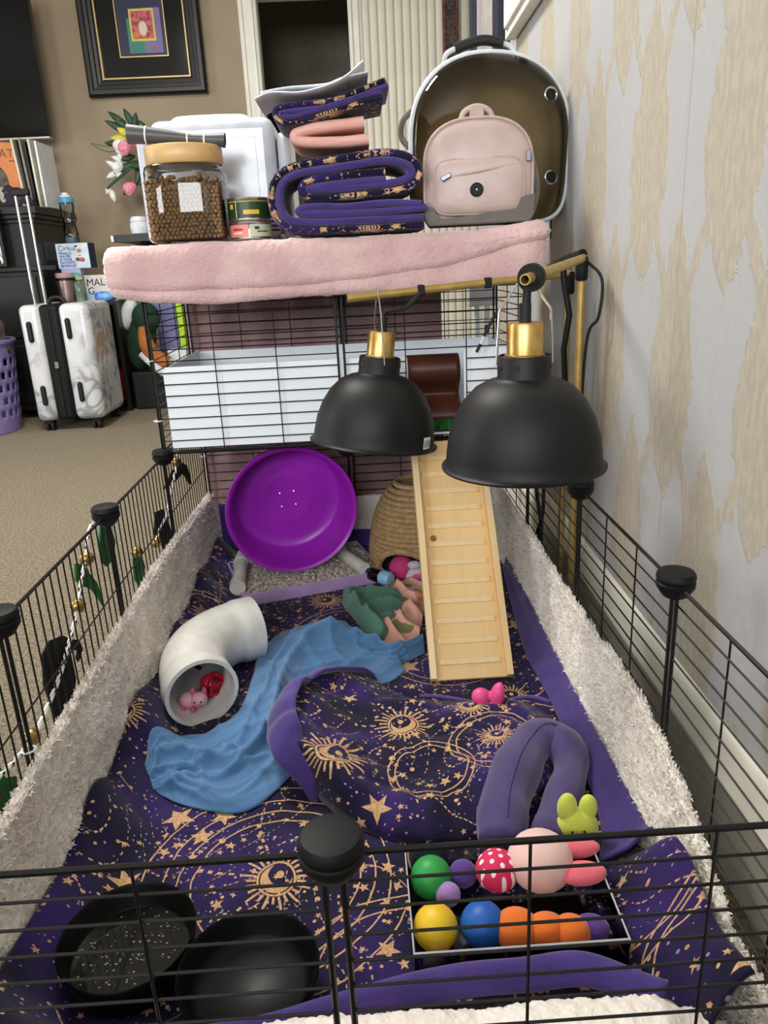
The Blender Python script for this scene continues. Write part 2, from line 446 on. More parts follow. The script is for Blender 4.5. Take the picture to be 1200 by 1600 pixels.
M['basket'] = mat('lavender_plastic', '#8577ad', .45)
M['white_gloss'] = mat('white_gloss_plastic', '#c9ced8', .25, coat=.2)
M['coro'] = mat('white_corrugated_plastic', '#f1f6fb', .4, col2='#ebf1f7', scale=8)
M['leather'] = mat('brown_leather', '#5a2f20', .4, col2='#4a2417', scale=12, bmp=.15, bscale=160)
M['grass'] = mat('artificial_grass', '#2f7a33', .6, col2='#1d5422', scale=90)
M['smoke'] = None
M['grey_trim'] = mat('light_grey_piping', '#cfd4d8', .45)
M['grey_cloth'] = mat('grey_canvas', '#6e6863', .9, bmp=.3, bscale=700)
M['pink_nylon'] = mat('blush_satin_nylon', '#bfa9a2', .38, col2='#b39d96', scale=14, bmp=.12, bscale=45, bdist=.006)
M['black_rubber'] = mat('black_rubber', '#141414', .6)
M['white'] = mat('white_card', '#eceef0', .6)
M['offwhite'] = mat('offwhite_cloth', '#e8ebf2', .85, bmp=.2, bscale=500, sheen=.2)
M['pink_flannel'] = mat('peach_pink_flannel', '#e2b0a4', .9, col2='#d9a396', scale=15, bmp=.2, bscale=500)
M['red'] = mat('red_plastic', '#c01f33', .3)
M['red_bag'] = mat('red_film_bag', '#a61a34', .25, col2='#7e1128', scale=25, bmp=.6, bscale=40, bdist=.01)
M['pig_pink'] = mat('pale_pink_vinyl', '#eeb2bd', .5)
M['pig_dark'] = mat('deep_pink_vinyl', '#d9667f', .5)
M['hot_pink'] = mat('hot_pink_silicone', '#e84f94', .4)
M['ball_green'] = mat('green_foam', '#2fa04c', .45); M['ball_yellow'] = mat('yellow_foam', '#eec62a', .45); M['ball_blue'] = mat('blue_foam', '#1d5fb4', .45)
M['orange_plush'] = mat('orange_plush', '#ea7420', .9, bmp=.4, bscale=400, sheen=.3)
M['plush_blush'] = mat('blush_plush', '#ecc6be', .9, bmp=.4, bscale=400, sheen=.3)
M['plush_pink'] = mat('coral_pink_plush', '#f07080', .9, bmp=.4, bscale=400, sheen=.3)
M['lime'] = mat('lime_plush', '#d4e05a', .9, bmp=.4, bscale=400, sheen=.3)
M['violet_plush'] = mat('violet_plush', '#5b3a8c', .9, bmp=.4, bscale=400, sheen=.3)
M['mauve_plush'] = mat('mauve_plush', '#a483c0', .9, bmp=.4, bscale=400, sheen=.3)
M['black'] = mat('black_ink', '#0e0e10', .5)
M['bowl'] = mat('black_glazed_bowl', '#070808', .42, spec=.25)
M['jute'] = mat('jute_cord', '#b0926a', .9, col2='#9a7d57', scale=90, bmp=.5, bscale=350)
M['black_wood'] = mat('black_laminate', '#141413', .4, col2='#1a1918', scale=10)
M['bluegrey'] = mat('slate_blue_laminate', '#3a4252', .4)
M['tv'] = mat('tv_screen', '#040506', .08, spec=.35)
M['gold'] = mat('gilt_fillet', '#cfae74', .35, metal=.5)
M['glossblack'] = mat('gloss_black_mat', '#0a0a0a', .12, spec=.5)
M['teal'] = mat('teal_print', '#2f7d6b', .4); M['violet_print'] = mat('violet_print', '#75679a', .4); M['yellow_print'] = mat('yellow_print', '#d9bf52', .5)
M['maroon_print'] = mat('crimson_print', '#8f2c36', .5, col2='#c8646a', scale=55, detail=2); M['cream_print'] = mat('cream_print', '#d8cbb4', .5)
M['navy_print'] = mat('navy_print', '#16163c', .4)
M['navy'] = mat('navy_card', '#27375c', .5); M['text_blue'] = mat('blue_ink', '#2f63b0', .5); M['card'] = mat('pale_blue_card', '#d5e3f2', .5)
M['orange_card'] = mat('orange_print', '#d07f46', .5); M['brown_ink'] = mat('brown_ink', '#7a4a28', .5)
M['paper'] = mat('paper_edge', '#d8d4c4', .7); M['greybook'] = mat('grey_cover', '#8a877c', .6)
M['pink_metal'] = mat('rose_metal', '#b59a97', .3, metal=.8); M['pink_lid'] = mat('pink_lid', '#c79a96', .5)
M['teal_lid'] = mat('teal_plastic', '#3aa0a8', .35); M['blue_lid'] = mat('blue_plastic', '#5aa6cc', .35)
M['blue_film'] = mat('blue_film_bag', '#2a6fd0', .3, col2='#86b8ee', scale=18, bmp=.5, bscale=40, bdist=.01)
M['darkgreen'] = mat('dark_green_felt', '#16301f', .9, col2='#1c3826', scale=30)
M['leafgreen'] = mat('green_felt', '#1f6b35', .9, col2='#185a2b', scale=40); M['blackfelt'] = mat('black_felt', '#0b0b0b', .95)
M['tanplush'] = mat('orange_tan_plush', '#b8703a', .9, col2='#a8622f', scale=60, bmp=.4, bscale=300)
M['whitefur'] = mat('white_fur', '#e2e4e4', .95, bmp=.6, bscale=150, bdist=.01)
M['periwinkle'] = mat('periwinkle_board', '#7f7fae', .6); M['limeboard'] = mat('lime_board', '#b5dc2e', .5)
M['kibble'] = mat('brown_kibble', '#8b6a4c', .8, col2='#765638', scale=200)
M['pellet'] = mat('paper_pellets', '#d3cabf', .9, col2='#8f857c', scale=120)
M['candark'] = mat('dark_green_label', '#26401f', .4); M['canpink'] = mat('coral_label', '#e88a80', .45); M['canpale'] = mat('pale_green_label', '#c9cfae', .5)
M['tin'] = mat('tin_can', '#c9c7c0', .25, metal=.9); M['yellow_ink'] = mat('yellow_label', '#e0b83a', .45)
M['scoop'] = mat('charcoal_plastic', '#4c4d4f', .4)
M['rose_pink'] = mat('pink_petal', '#e898ac', .7, col2='#d9788f', scale=60); M['rose_deep'] = mat('deep_pink_petal', '#d85a80', .7)
M['petal_white'] = mat('white_petal', '#e6e6e2', .7); M['petal_yellow'] = mat('yellow_petal', '#d8cc5a', .7); M['leaf'] = mat('dark_leaf', '#2c4230', .6, col2='#3a5640', scale=20)
M['red_frame'] = mat('copper_red_frame', '#7a4536', .4, col2='#4c2a24', scale=60, bmp=.6, bscale=90, bdist=.004)
M['navy_frame'] = mat('midnight_frame', '#1c2334', .4); M['print_grey'] = mat('pale_grey_print', '#b9b4b0', .5, col2='#a39d9b', scale=12)
M['cord_white'] = None
def glass(name, col, rough=.02, dens=None, alpha=.25, ior=1.45):
    """thin clear wall: tinted see-through layer with a glossy coat"""
    m, t, b = new_mat(name); t.nodes.remove(b); out = t.nodes['Material Output']
    tr = N(t, 'ShaderNodeBsdfTransparent', {0: rgba(col)}); gl = N(t, 'ShaderNodeBsdfGlossy', {'Color': (1,1,1,1), 'Roughness': rough})
    fr = N(t, 'ShaderNodeFresnel', {'IOR': ior}); nz_ = N(t, 'ShaderNodeTexNoise', {'Vector': coords(t), 'Scale': 6})
    fac = S(fr.outputs[0])*(.85+S(nz_.outputs[0])*.3)
    mx = N(t, 'ShaderNodeMixShader', {0: fac.min(1), 1: tr.outputs[0], 2: gl.outputs[0]}); t.links.new(mx.outputs[0], out.inputs[0]); return m
M['glass'] = glass('clear_glass', '#f2f6f4'); M['acrylic'] = glass('clear_acrylic', '#eef2f2'); M['smoke'] = glass('smoky_acrylic', '#cabfa6', .05, ior=1.4)
def m_cord():
    m, t, b = new_mat('black_white_twist'); uv = coords(t, 'UV'); sp = N(t, 'ShaderNodeSeparateXYZ', {0: uv})
    k = (S(sp.outputs[0])+S(sp.outputs[1])).frac() < .25
    t.links.new(mixc(t, k, '#e8e6e0', '#141414'), b.inputs['Base Color']); b.inputs['Roughness'].default_value = .8; return m
M['cord_white'] = m_cord()
def m_polka():
    m, t, b = new_mat('polka_dot_cotton'); oc = coords(t); sp = N(t, 'ShaderNodeSeparateXYZ', {0: oc})
    a = (S(sp.outputs[0])*95).frac()-.5; c = (S(sp.outputs[1])*95+ (S(sp.outputs[0])*95).floor()*.5).frac()-.5
    k = (a*a+c*c) < .055
    t.links.new(mixc(t, k, '#d8285c', '#f4ece8'), b.inputs['Base Color']); b.inputs['Roughness'].default_value = .85; return m
M['polka'] = m_polka()
def m_floral(name, base, cs):
    m, t, b = new_mat(name); oc = coords(t)
    n = N(t, 'ShaderNodeTexNoise', {'Vector': oc, 'Scale': 22, 'Detail': 1}); n2 = N(t, 'ShaderNodeTexNoise', {'Vector': N(t, 'ShaderNodeMapping', {'Vector': oc, 'Location': (3,1,2)}).outputs[0], 'Scale': 30, 'Detail': 1})
    c = mixc(t, S(n.outputs[0]).sm(.60, .63), base, cs[0]); c = mixc(t, S(n2.outputs[0]).sm(.64, .67), c, cs[1])
    t.links.new(c, b.inputs['Base Color']); b.inputs['Roughness'].default_value = .9; return m
M['floral'] = m_floral('peach_floral_flannel', '#e0aa98', ('#7d7a52', '#c4845a'))
M['kitty'] = m_floral('grey_pink_plush', '#c4bfc6', ('#d0578f', '#8f6aa8'))
M['spot'] = m_floral('spotted_plush', '#e8d8dc', ('#d05a50', '#b07fc0'))
M['camo'] = m_floral('patterned_fabric', '#24222a', ('#a49c90', '#4a4560'))
M['whitegrey'] = m_floral('black_white_crest', '#d8d6d2', ('#1a1a1a', '#262626'))
# ================================================================== THE ROOM
def struct(name, mb, mt, **k):
    o = mb.build(name, mt, **k); o['kind'] = 'structure'; return o
struct('floor', MB().b2(-4, 1.7, -3, 5.4, -.1, 0), M['carpet'], smooth=False)
struct('ceiling', MB().b2(-4, 1.7, -3, 5.4, 2.45, 2.55), M['ceil'], smooth=False)
struct('wall_left', MB().b2(-4.1, -4, -3.1, .5, 0, 2.45).b2(-4.1, -4, 2.9, 5.4, 0, 2.45).b2(-4.1, -4, .5, 2.9, 0, .9).b2(-4.1, -4, .5, 2.9, 2.1, 2.45), M['tan'], smooth=False)
f_ = MB()
for y0, y1, z0, z1 in ((.5, .56, .9, 2.1), (2.84, 2.9, .9, 2.1), (1.67, 1.73, .9, 2.1), (.5, 2.9, .9, .96), (.5, 2.9, 2.04, 2.1)): f_.b2(-4.08, -4.0, y0, y1, z0, z1)
wl_ = struct('window_3', f_, M['white_paint'], smooth=False)
MB().b2(-4.06, -4.055, .55, 2.85, .95, 2.05).build('pane', M['glass'], wl_, smooth=False)
YB = 4.2
wb = MB().b2(-4, -.44, YB, YB+.12, 0, 2.45).b2(-.44, .11, YB, YB+.12, 2.06, 2.45)
struct('wall_back', wb, M['tan'], smooth=False)
# beadboard half of the back wall, board by board
bw = struct('wall_beadboard', MB().b2(.11, 1.7, YB+.004, YB+.12, 0, 2.45), M['bead'], smooth=False)
bd = MB().prism([(-.0205, .004), (-.0205, 0), (-.017, -.006), (-.0135, -.009), (-.010, -.010), (.010, -.010), (.0135, -.009), (.017, -.006), (.0205, 0), (.0205, .004)], 2.45, 'z').build('board', M['bead'], bw, (.165, YB, 0), ang=60)
for i in range(1, 34): inst(bd, bw, (.165+i*.0435, YB, 0))
struct('wall_alcove', MB().b2(1.6, 1.7, 2.5, YB, 0, 2.45), M['tan'], smooth=False)
# door casing
def casing(name, x0, x1):
    p = [(x0, 0), (x0, -.022), (x0+.006, -.026), (x0+.018, -.026), (x0+.024, -.018), (x0+.034, -.018), (x0+.040, -.022), (x1-.022, -.022), (x1-.016, -.014), (x1-.004, -.014), (x1, -.010), (x1, .12), (x1-.012, .12), (x1-.012, 0)]
    return struct(name, MB().prism(p, 2.06, 'z', (0, YB, 0)), M['cream'], ang=50)
casing('trim_1', -.492, -.398); casing('trim_2', .075, .150)
struct('trim_3', MB().b2(-.492, .150, YB-.022, YB+.1, 2.04, 2.13), M['cream'], smooth=False)
# the unlit closet behind the doorway
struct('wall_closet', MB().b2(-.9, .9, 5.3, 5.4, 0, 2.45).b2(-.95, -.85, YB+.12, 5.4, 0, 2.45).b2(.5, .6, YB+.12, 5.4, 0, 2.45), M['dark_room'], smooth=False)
cs = thing('closet_shelf', 'dark closet shelf with hanging rod beyond the open doorway', 'shelf', (-.17, 5.1, 1.60))
MB().b2(-.66, .66, -.19, .19, 0, .02).build('board', M['black_wood'], cs, smooth=False)
MB().tube([(-.66, -.12, -.07), (.66, -.12, -.07)], .014, 10).build('rod', M['black_metal'], cs)
MB().b2(.30, .32, -.19, .19, -.22, 0).build('bracket', M['black_wood'], cs, smooth=False)
# right wall: papered, closing the cage side
WA = math.atan(.02)
def wx(y): return .437+.02*y
wr = struct('wall_right', MB().b2(0.0016, .13, -3.1, 2.5, 0, 2.45), M['white_paint'], smooth=False, loc=(.437, 0, 0), rot=(0, 0, -WA))
for k in range(-6, 4):
    y0 = .63+.53*k; y1 = min(y0+.5275, 2.5)
    MB().b2(0, .0016, 0, y1-y0, .16, 2.45).build('wallpaper_strip', M['wallpaper'], wr, (0, y0, 0), smooth=False)
bp = [(.002, 0), (-.013, 0), (-.013, .100), (-.016, .104), (-.016, .112), (-.011, .118), (-.011, .140), (-.006, .150), (-.006, .158), (0, .165), (.002, .165)]
struct('baseboard_right', MB().prism([(a, b) for a, b in bp], 5.5, 'y', (0, -3.0, 0)), M['cream'], loc=(.437, 0, 0), rot=(0, 0, -WA), ang=50)
struct('baseboard_back', MB().b2(-4, -.5, YB-.014, YB, 0, .12), M['cream'], smooth=False)
# wall behind the camera, with two windows
def rear():
    b = MB()
    zs = (.9, 2.1); xs = [(-3.3, -2.0), (-1.2, .1)]
    b.b2(-4, .42, -3.12, -3, 0, zs[0]).b2(-4, .42, -3.12, -3, zs[1], 2.45)
    b.b2(-4, -3.3, -3.12, -3, *zs).b2(-2.0, -1.2, -3.12, -3, *zs).b2(.1, .42, -3.12, -3, *zs)
    struct('wall_front', b, M['tan'], smooth=False)
    for i, (a, c) in enumerate(xs):
        f = MB()
        for q in ((a, a+.06, *zs), (c-.06, c, *zs), (a, c, zs[0], zs[0]+.06), (a, c, zs[1]-.06, zs[1]), ((a+c)/2-.02, (a+c)/2+.02, *zs)): f.b2(q[0], q[1], -3.08, -3.0, q[2], q[3])
        wn = struct('window_%d' % (i+1), f, M['white_paint'], smooth=False)
        MB().b2(a+.05, c-.05, -3.06, -3.055, zs[0]+.05, zs[1]-.05).build('pane', M['glass'], wn, smooth=False)
rear()
fx = thing('ceiling_lamp', 'round white ceiling lamp above the carpet', 'lamp', (-0.8, 1.6, 2.45))
MB().lathe([(.19, 0), (.19, -.03), (.16, -.045)], 32).build('base_plate', M['white_paint'], fx)

sf = thing('shade_sofa', 'low grey couch added out of view to shade the cage front', 'shade_sofa', (-.42, -.95, 0))  # unseen seat added behind the camera to shade the front of the cage
gsf = mat('grey_upholstery', '#6f6c68', .9, col2='#66635f', scale=40, bmp=.3, bscale=400)
MB().b2(-.80, .76, -.35, .40, .06, .30).build('base', gsf, sf, bevel=.02); MB().b2(-.62, .58, -.20, .42, .30, .45).build('seat_cushion', gsf, sf, bevel=.05, seg=4)
MB().b2(-.80, .76, -.40, -.18, .06, .84).build('backrest', gsf, sf, bevel=.06, seg=4)
for x0 in (-.80, .60): MB().b2(x0, x0+.16, -.30, .40, .06, .58).build('armrest', gsf, sf, bevel=.05, seg=4)
for x0 in (-.74, .64):
    for y0 in (-.34, .32): MB().b2(x0, x0+.05, y0, y0+.05, 0, .06).build('leg', M['black_wood'], sf, smooth=False)

# ================================================================== THE CAGE
P = .362; ZR = .357; SZ = .350
cage = thing('pet_cage', 'long black wire pet cage with a raised loft standing beside the papered wall', 'cage', (0, .724, 0))
CO = Vector(cage.location)
FR, WR = .0023, .00115
h = SZ/2
fr_me = None; wires = {}
def wire_mesh(L):
    key = round(L, 4)
    if key not in wires:
        o = MB().tube([(-L/2, 0, 0), (L/2, 0, 0)], WR, 5).build('wire', M['black_metal']); wires[key] = o.data; bpy.data.objects.remove(o)
    return wires[key]
def add_wire(pn, L, loc, vert):
    o = bpy.data.objects.new('wire', wire_mesh(L)); COL.objects.link(o); o.parent = pn; o.location = loc
    o.rotation_euler = (0, -pi/2, 0) if vert else (0, 0, 0)
NW = 16
def panel(c, rot, dense='h', cut=None, skip=None):
    """c centre, rot euler; local X along the panel, local Z up"""
    global fr_me
    if fr_me is None:
        b = MB()
        for s in (-1, 1):
            b.tube([(-h, 0, s*h), (h, 0, s*h)], FR, 6); b.tube([(s*h, 0, -h), (s*h, 0, h)], FR, 6)
        o = b.build('grid_panel', M['black_metal'], cage)
        fr_me = o.data
    else:
        o = bpy.data.objects.new('grid_panel', fr_me); COL.objects.link(o); o.parent = cage
    o.location = Vector(c)-CO; o.rotation_euler = rot
    for k in range(1, NW):
        q = -h+SZ*k/NW
        if dense == 'h':
            if cut and q < cut[2]:
                a, d = cut[0], cut[1]
                add_wire(o, a+h, ((-h+a)/2, 0, q), False); add_wire(o, h-d, ((h+d)/2, 0, q), False)
            else: add_wire(o, SZ, (0, 0, q), False)
        else: add_wire(o, SZ, (q, 0, 0), True)
    for s in (-1/3, 1/3):
        if dense == 'h': add_wire(o, SZ, (s*h, -.002, 0), True)
        else: add_wire(o, SZ, (0, -.002, s*h), False)
    return o
z1 = .008+h; z2 = ZR+.010+h
for i in (-1, 1):
    panel((i*P/2, 0, z1), (0, 0, 0)); panel((i*P/2, 4*P, z1), (0, 0, 0)); panel((i*P/2, 4*P, z2), (0, 0, 0))
    panel((i*P/2, 3*P, z2), (0, 0, 0), cut=(-h/3, h/3, -.012) if i == 1 else None)
    panel((i*P/2, 3.5*P, ZR+.006), (-pi/2, 0, 0)); panel((i*P/2, 3.5*P, ZR+.362), (-pi/2, 0, 0))
    panel((i*P, 3.5*P, z2), (0, 0, pi/2))
    for k in range(4):
        panel((i*P, (k+.5)*P, z1), (0, 0, pi/2), 'h' if i == 1 else 'v')
# rubber corner connectors
cm = MB().lathe([(.0, .0125), (.013, .0125), (.0185, .0115), (.0205, .0085), (.0210, .0045), (.0195, .0030), (.0195, .0005), (.0208, -.0005), (.0205, -.0055), (.0135, -.016), (.0080, -.019)], 20, capa=False).build('connector', M['black_plastic'], cage, (0, 0, 0), ang=45)
first = True
def conn(x, y, z, flip=False):
    global first
    o = cm if first else inst(cm, cage); first = False
    o.location = Vector((x, y, z))-CO
for j in range(4):
    for x in (-P, P): conn(x, j*P, ZR+.004)
conn(0, 0, ZR+.004); conn(0, 4*P, ZR+.004); conn(0, 3*P, ZR+.002)
for x in (-P, P): conn(x, 4*P, ZR+.004)
for x in (-P, 0, P):
    for y in (3*P, 4*P): conn(x, y, ZR+.366)
# white cable ties
tie = None
for x, y, z in ((P, P, .120), (P, 2*P, .120), (-P, 2*P, .160), (-P, P, .2), (-P, 3*P, .545), (-P, 3*P, .43), (0, 0, .15), (-P, 4*P, .27)):
    if tie is None: tie = MB().tube([(.0075*cos(q*pi/6), .0075*sin(q*pi/6), 0) for q in range(12)], .0013, 5, closed=True).build('cable_tie', M['white'], cage)
    else: tie = inst(tie, cage)
    tie.location = Vector((x, y, z))-CO
# ================================================================== SHERPA LINER
def liner(side, tab, y0, y1, label):
    n = 420; prof = []
    def pt(u, v):
        y = y0+(y1-y0)*u; H = lerp_tab(tab, y)+.006*nz(y*9, side*3)
        if v < .74:
            t = v/.74; x = .332+.018*t; z = .012+(H-.014)*t; nx = -1
            x += .004*sin(t*3.1)*nz(y*6, t*2, 5*side)*2
        else:
            q = (v-.74)/.26*pi; x = .3535-.005*cos(q); z = H-.002+.006*sin(q); nx = -cos(q)
            if q > 2.6: z -= .02*(q-2.6)
        a = .0030*nz(y*230, z*230, x*230+side)+.0036*nz(y*110+7, z*110, side)+.0050*nz(y*30, z*30, side*2)
        x += nx*a*1.0; z += a*.6*(1 if v > .7 else .3)
        return (side*min(x, .3585), y, z)
    b = MB().grid(pt, n, 46)
    o = b.build('sherpa_liner', M['sherpa'], ang=180); tag(o, label, 'liner')
    # loose pile on the face and along the top edge
    t = MB(); rnd = random.Random(side+5)
    for k in range(15000):
        u = rnd.random(); v = rnd.random()**.8*.95; p = Vector(pt(u, v))
        d = Vector((-side*(1 if v < .8 else -.2)*rnd.uniform(.1, 1), rnd.uniform(-1, 1), rnd.uniform(-.3, 1))).normalized()*rnd.uniform(.004, .0085)
        s = Vector((rnd.uniform(-1, 1), rnd.uniform(-1, 1), rnd.uniform(-1, 1))).normalized()*.0011
        m_ = p+d*.6+Vector((0, 0, .001)); e = p+d+Vector((rnd.uniform(-1, 1), rnd.uniform(-1, 1), rnd.uniform(-1, 1)))*.0022
        e.x = max(-.359, min(.359, e.x))
        t.add([p-s, p+s, m_+s*.8, m_-s*.8, e], [(0, 1, 2, 3), (3, 2, 4)])
    q = t.build('pile', M['sherpa'], o, ang=180); q['kind'] = 'stuff'
    return o
liner(1, [(.03, .07), (.16, .09), (.24, .125), (.30, .155), (.42, .180), (.777, .170), (1.21, .178), (1.42, .175)], .03, 1.425, 'white shaggy sherpa liner along the cage side facing the wallpaper')
liner(-1, [(.03, .150), (.25, .180), (.55, .188), (.92, .198), (1.2, .185), (1.42, .174)], .03, 1.425, 'white shaggy sherpa liner along the cage side facing the open carpet')
def cross_liner(name, x0, x1, y, H, label, sg, th=.006):
    def pt(u, v):
        x = x0+(x1-x0)*u; a = .003*nz(x*200, v*40)+.003*nz(x*90, v*18, 3); hh = H+.008*nz(x*14, 4)-.02*sstep(.06, 0, min(u, 1-u))+(.020*sstep(-.13, -.07, x)*sstep(.29, .25, x) if H < .1 else 0)
        q = v*pi; c, s_ = cos(q), sin(q)   # rounded bolster section
        yy = math.copysign(abs(c)**.55, c)*th; zz = abs(s_)**.45
        return (x, y+sg*yy+sg*a*c, .010+(hh-.010)*zz+a*s_)
    o = MB().grid(pt, 260, 40).build('sherpa_liner', M['sherpa'], ang=180); return tag(o, label, 'liner')
cross_liner('rear', -.325, .325, 1.432, .150, 'white shaggy sherpa liner across the end wall behind the purple wheel', -1)
cross_liner('front', -.325, .325, .068, .080, 'low white sherpa liner just inside the front grid by the black bowls', 1, .046)
# ================================================================== FLEECE ON THE CAGE FLOOR
def fz(x, y):
    z = .020+.0035*nz(x*7, y*7)+.0025*nz(x*17, y*17, 2)
    z += .050*sstep(-.265, -.335, x)*(1+.25*nz(x*5, y*11, 4))+.012*max(0, sin(y*27+x*30+2*nz(y*4, 1)))*sstep(-.23, -.29, x)+.008*abs(nz(x*22, y*13, 7))*sstep(-.20, -.28, x)
    z += .050*sstep(.175, .095, y)*sstep(.30, .25, x)
    z += .090*sstep(.255, .345, x)*sstep(.34, .24, y)+.010*sin(x*90+y*40)*sstep(.24, .30, x)*sstep(.32, .24, y)
    z += .012*sstep(.28, .33, x)
    z += .006*abs(nz(x*4+9, y*4))
    return z
FL = [('sun', -.097, .334, 0.046, .9), ('ring', -.097, .334, .098, 2.4), ('ring', -.097, .334, .135, 4.0), ('spoke', -.097, .334, .098, .2),
      ('sun', -.064, 1.095, 0.041, 2.2), ('sun', -.345, .606, 0.037, 1.2), ('sun', .252, .692, 0.033, 1.6), ('ring', .16, .85, .10, 1.0), ('ring', .34, .12, .07, 1.2),
      ('ring', -.36, .86, .07, 1.0), ('ring', .30, .28, .09, .5), ('sun', -.29, 1.0, 0.037, .5), ('ring', -.29, 1.0, .07, .5), ('ring', -.02, .96, .085, 2.5), ('ring', .05, .18, .1, 1.5),
      ('star', -.234, .444, .023, .3), ('star', -.198, .409, .016, .8), ('star', -.176, .446, .018, .1), ('star', -.274, .338, .020, .5), ('star', -.25, 1.115, .02, .2), ('star', .029, .224, .014, .2),
      ('star', -.045, .168, .014, .9), ('star', .02, 1.02, .022, .4), ('star', -.24, .385, .009, .2), ('star', -.226, .395, .007, .2), ('star', -.16, .30, .008, .6), ('star', .035, .34, .010, 0), ('star', .03, .29, .008, .5),
      ('star', .31, .93, .022, .4), ('star', .26, .78, .014, .1), ('star', .09, .80, .026, .7), ('star', .345, .10, .024, .5)]
M['print'] = m_print('purple_celestial_fleece', FL)
X0, X1, Y0, Y1 = -.336, .334, .088, 1.42
fb = MB().grid(lambda u, v: (X0+(X1-X0)*u, Y0+(Y1-Y0)*v, fz(X0+(X1-X0)*u, Y0+(Y1-Y0)*v)), 170, 300, uv=lambda u, v: (X0+(X1-X0)*u, Y0+(Y1-Y0)*v)).build('fleece_blanket', M['print'], ang=180, solid=.004)
tag(fb, 'dark purple fleece blanket printed with gold suns and stars covering the cage floor', 'blanket')
def cloth(A, B, nu, nv, hf, uvs=False, name='cloth', mt=None, parent=None, solid=.003, w=True):
    """sheet lofted between two edge curves; hf(u,v,x,y) is the height"""
    a, b = crom([(*p, 0) for p in A], nu), crom([(*p, 0) for p in B], nu)
    def fn(u, v):
        i = int(round(u*(nu-1))); p = a[i].lerp(b[i], v); return (p.x, p.y, hf(u, v, p.x, p.y))
    m = MB().grid(fn, nu, nv, uv=(lambda u, v: tuple(fn(u, v)[:2])) if uvs else None)
    return m.build(name, mt, parent, ang=180, solid=solid)
cloth([(.330, 1.18), (.317, 1.048), (.300, .804), (.306, .657), (.304, .539), (.306, .429), (.296, .36), (.28, .32)], [(.338, 1.18), (.338, 1.04), (.336, .829), (.336, .667), (.336, .516), (.336, .42), (.338, .35), (.336, .31)], 60, 10,
      lambda u, v, x, y: fz(x, y)+.008+.006*sin(v*pi)+.025*sstep(.5, 1, v)+.003*nz(x*20, y*14), name='folded_edge', mt=M['purple'], parent=fb, solid=.004)
cloth([(-.21, .086), (-.12, .094), (-.04, .106), (.05, .122), (.14, .128), (.21, .128), (.262, .096)], [(-.20, .100), (-.10, .112), (-.02, .130), (.05, .150), (.14, .158), (.21, .160), (.28, .125)], 60, 12,
      lambda u, v, x, y: .074+.018*sin(v*pi)+.004*nz(x*15, y*15)-.022*sstep(.6, 1, v), name='folded_edge', mt=M['purple'], parent=fb, solid=.004)
# plain backing turned up against the end wall and in the corner beside the wheel
MB().grid(lambda u, v: (-.325+.30*u*(1 if u < .2 else 1), 1.405-.07*sstep(.0, .16, u)*0, 0) if False else (-.322+.065*u, 1.36+.045*u+.006*sin(v*4), .03+(.145-.03*u)*v), 8, 14).build('folded_edge', M['purple'], fb, ang=180, solid=.004)
MB().grid(lambda u, v: (-.05+.26*u, 1.405+.006*sin(u*9), .02+.05*v), 14, 6).build('folded_edge', M['purple'], fb, ang=180, solid=.004)

# ---- snuggle sack
sk = thing('snuggle_sack', 'puffy celestial print fleece sack with a plain purple cuff spilling over the blue cloth', 'pet bed', (.1, .55, .02))
LFT = crom([(-.052, .470, 0), (-.092, .515, 0), (-.094, .60, 0), (-.048, .682, 0), (.035, .735, 0)], 60)
RGT = crom([(.19, .39, 0), (.25, .45, 0), (.295, .53, 0), (.31, .60, 0)], 60)
FRT = crom([(-.052, .470, 0), (-.018, .425, 0), (.026, .388, 0), (.094, .368, 0), (.14, .37, 0), (.19, .39, 0)], 80)
BCK = crom([(.035, .735, 0), (.105, .672, 0), (.203, .648, 0), (.27, .645, 0), (.31, .60, 0)], 80)
def sack(u, v):
    i, j = int(round(u*79)), int(round(v*59)); c = lambda s, t: s
    p = FRT[i]*(1-v)+BCK[i]*v+LFT[j]*(1-u)+RGT[j]*u-(FRT[0]*(1-u)*(1-v)+FRT[-1]*u*(1-v)+BCK[0]*(1-u)*v+BCK[-1]*u*v)
    e = min(1, 5*min(v, 1-v))**.5
    z = .024+e*(.030+.030*(1-u)**2+.014*sin(u*7+v*4)+.012*nz(p.x*14, p.y*14, 8)+.012*abs(nz(p.x*24+p.y*8, p.y*20, 1)))*(1 if u < .9 else (1-u)/.1*.6+.4)
    return (p.x, p.y, max(z, fz(p.x, p.y)+.004))
SKM = [('sun', .068, .580, 0.043, 2.0), ('sun', -.030, .478, 0.048, .6), ('sun', .172, .607, 0.034, 1.7), ('sun', .195, .520, 0.030, 1.2), ('ring', .195, .515, .055, 2.2), ('star', .026, .402, .020, .4), ('star', .05, .43, .008, .1),
       ('star', -.01, .65, .014, .4), ('ring', .10, .47, .05, 1), ('star', .115, .44, .009, .4), ('star', .06, .47, .008, .4), ('spoke', .068, .580, .07, 0)]
M['print2'] = m_print('purple_celestial_fleece_sack', SKM)
def sack_uv():
    T = {}
    for i in range(80):
        u = i/79; P_ = [Vector(sack(u, j/59)) for j in range(60)]; mid = 30; T[i, mid] = P_[mid].y; 
        for j in range(mid+1, 60): T[i, j] = T[i, j-1]+(P_[j]-P_[j-1]).length
        for j in range(mid-1, -1, -1): T[i, j] = T[i, j+1]-(P_[j]-P_[j+1]).length
    return lambda u, v: (sack(u, v)[0], T[int(round(u*79)), int(round(v*59))])
MB().grid(sack, 80, 60, uv=sack_uv()).build('sack_body', M['print2'], sk, w=True, ang=180, solid=.004)
cb = MB(); vs = []; cn = 60; ck = 14
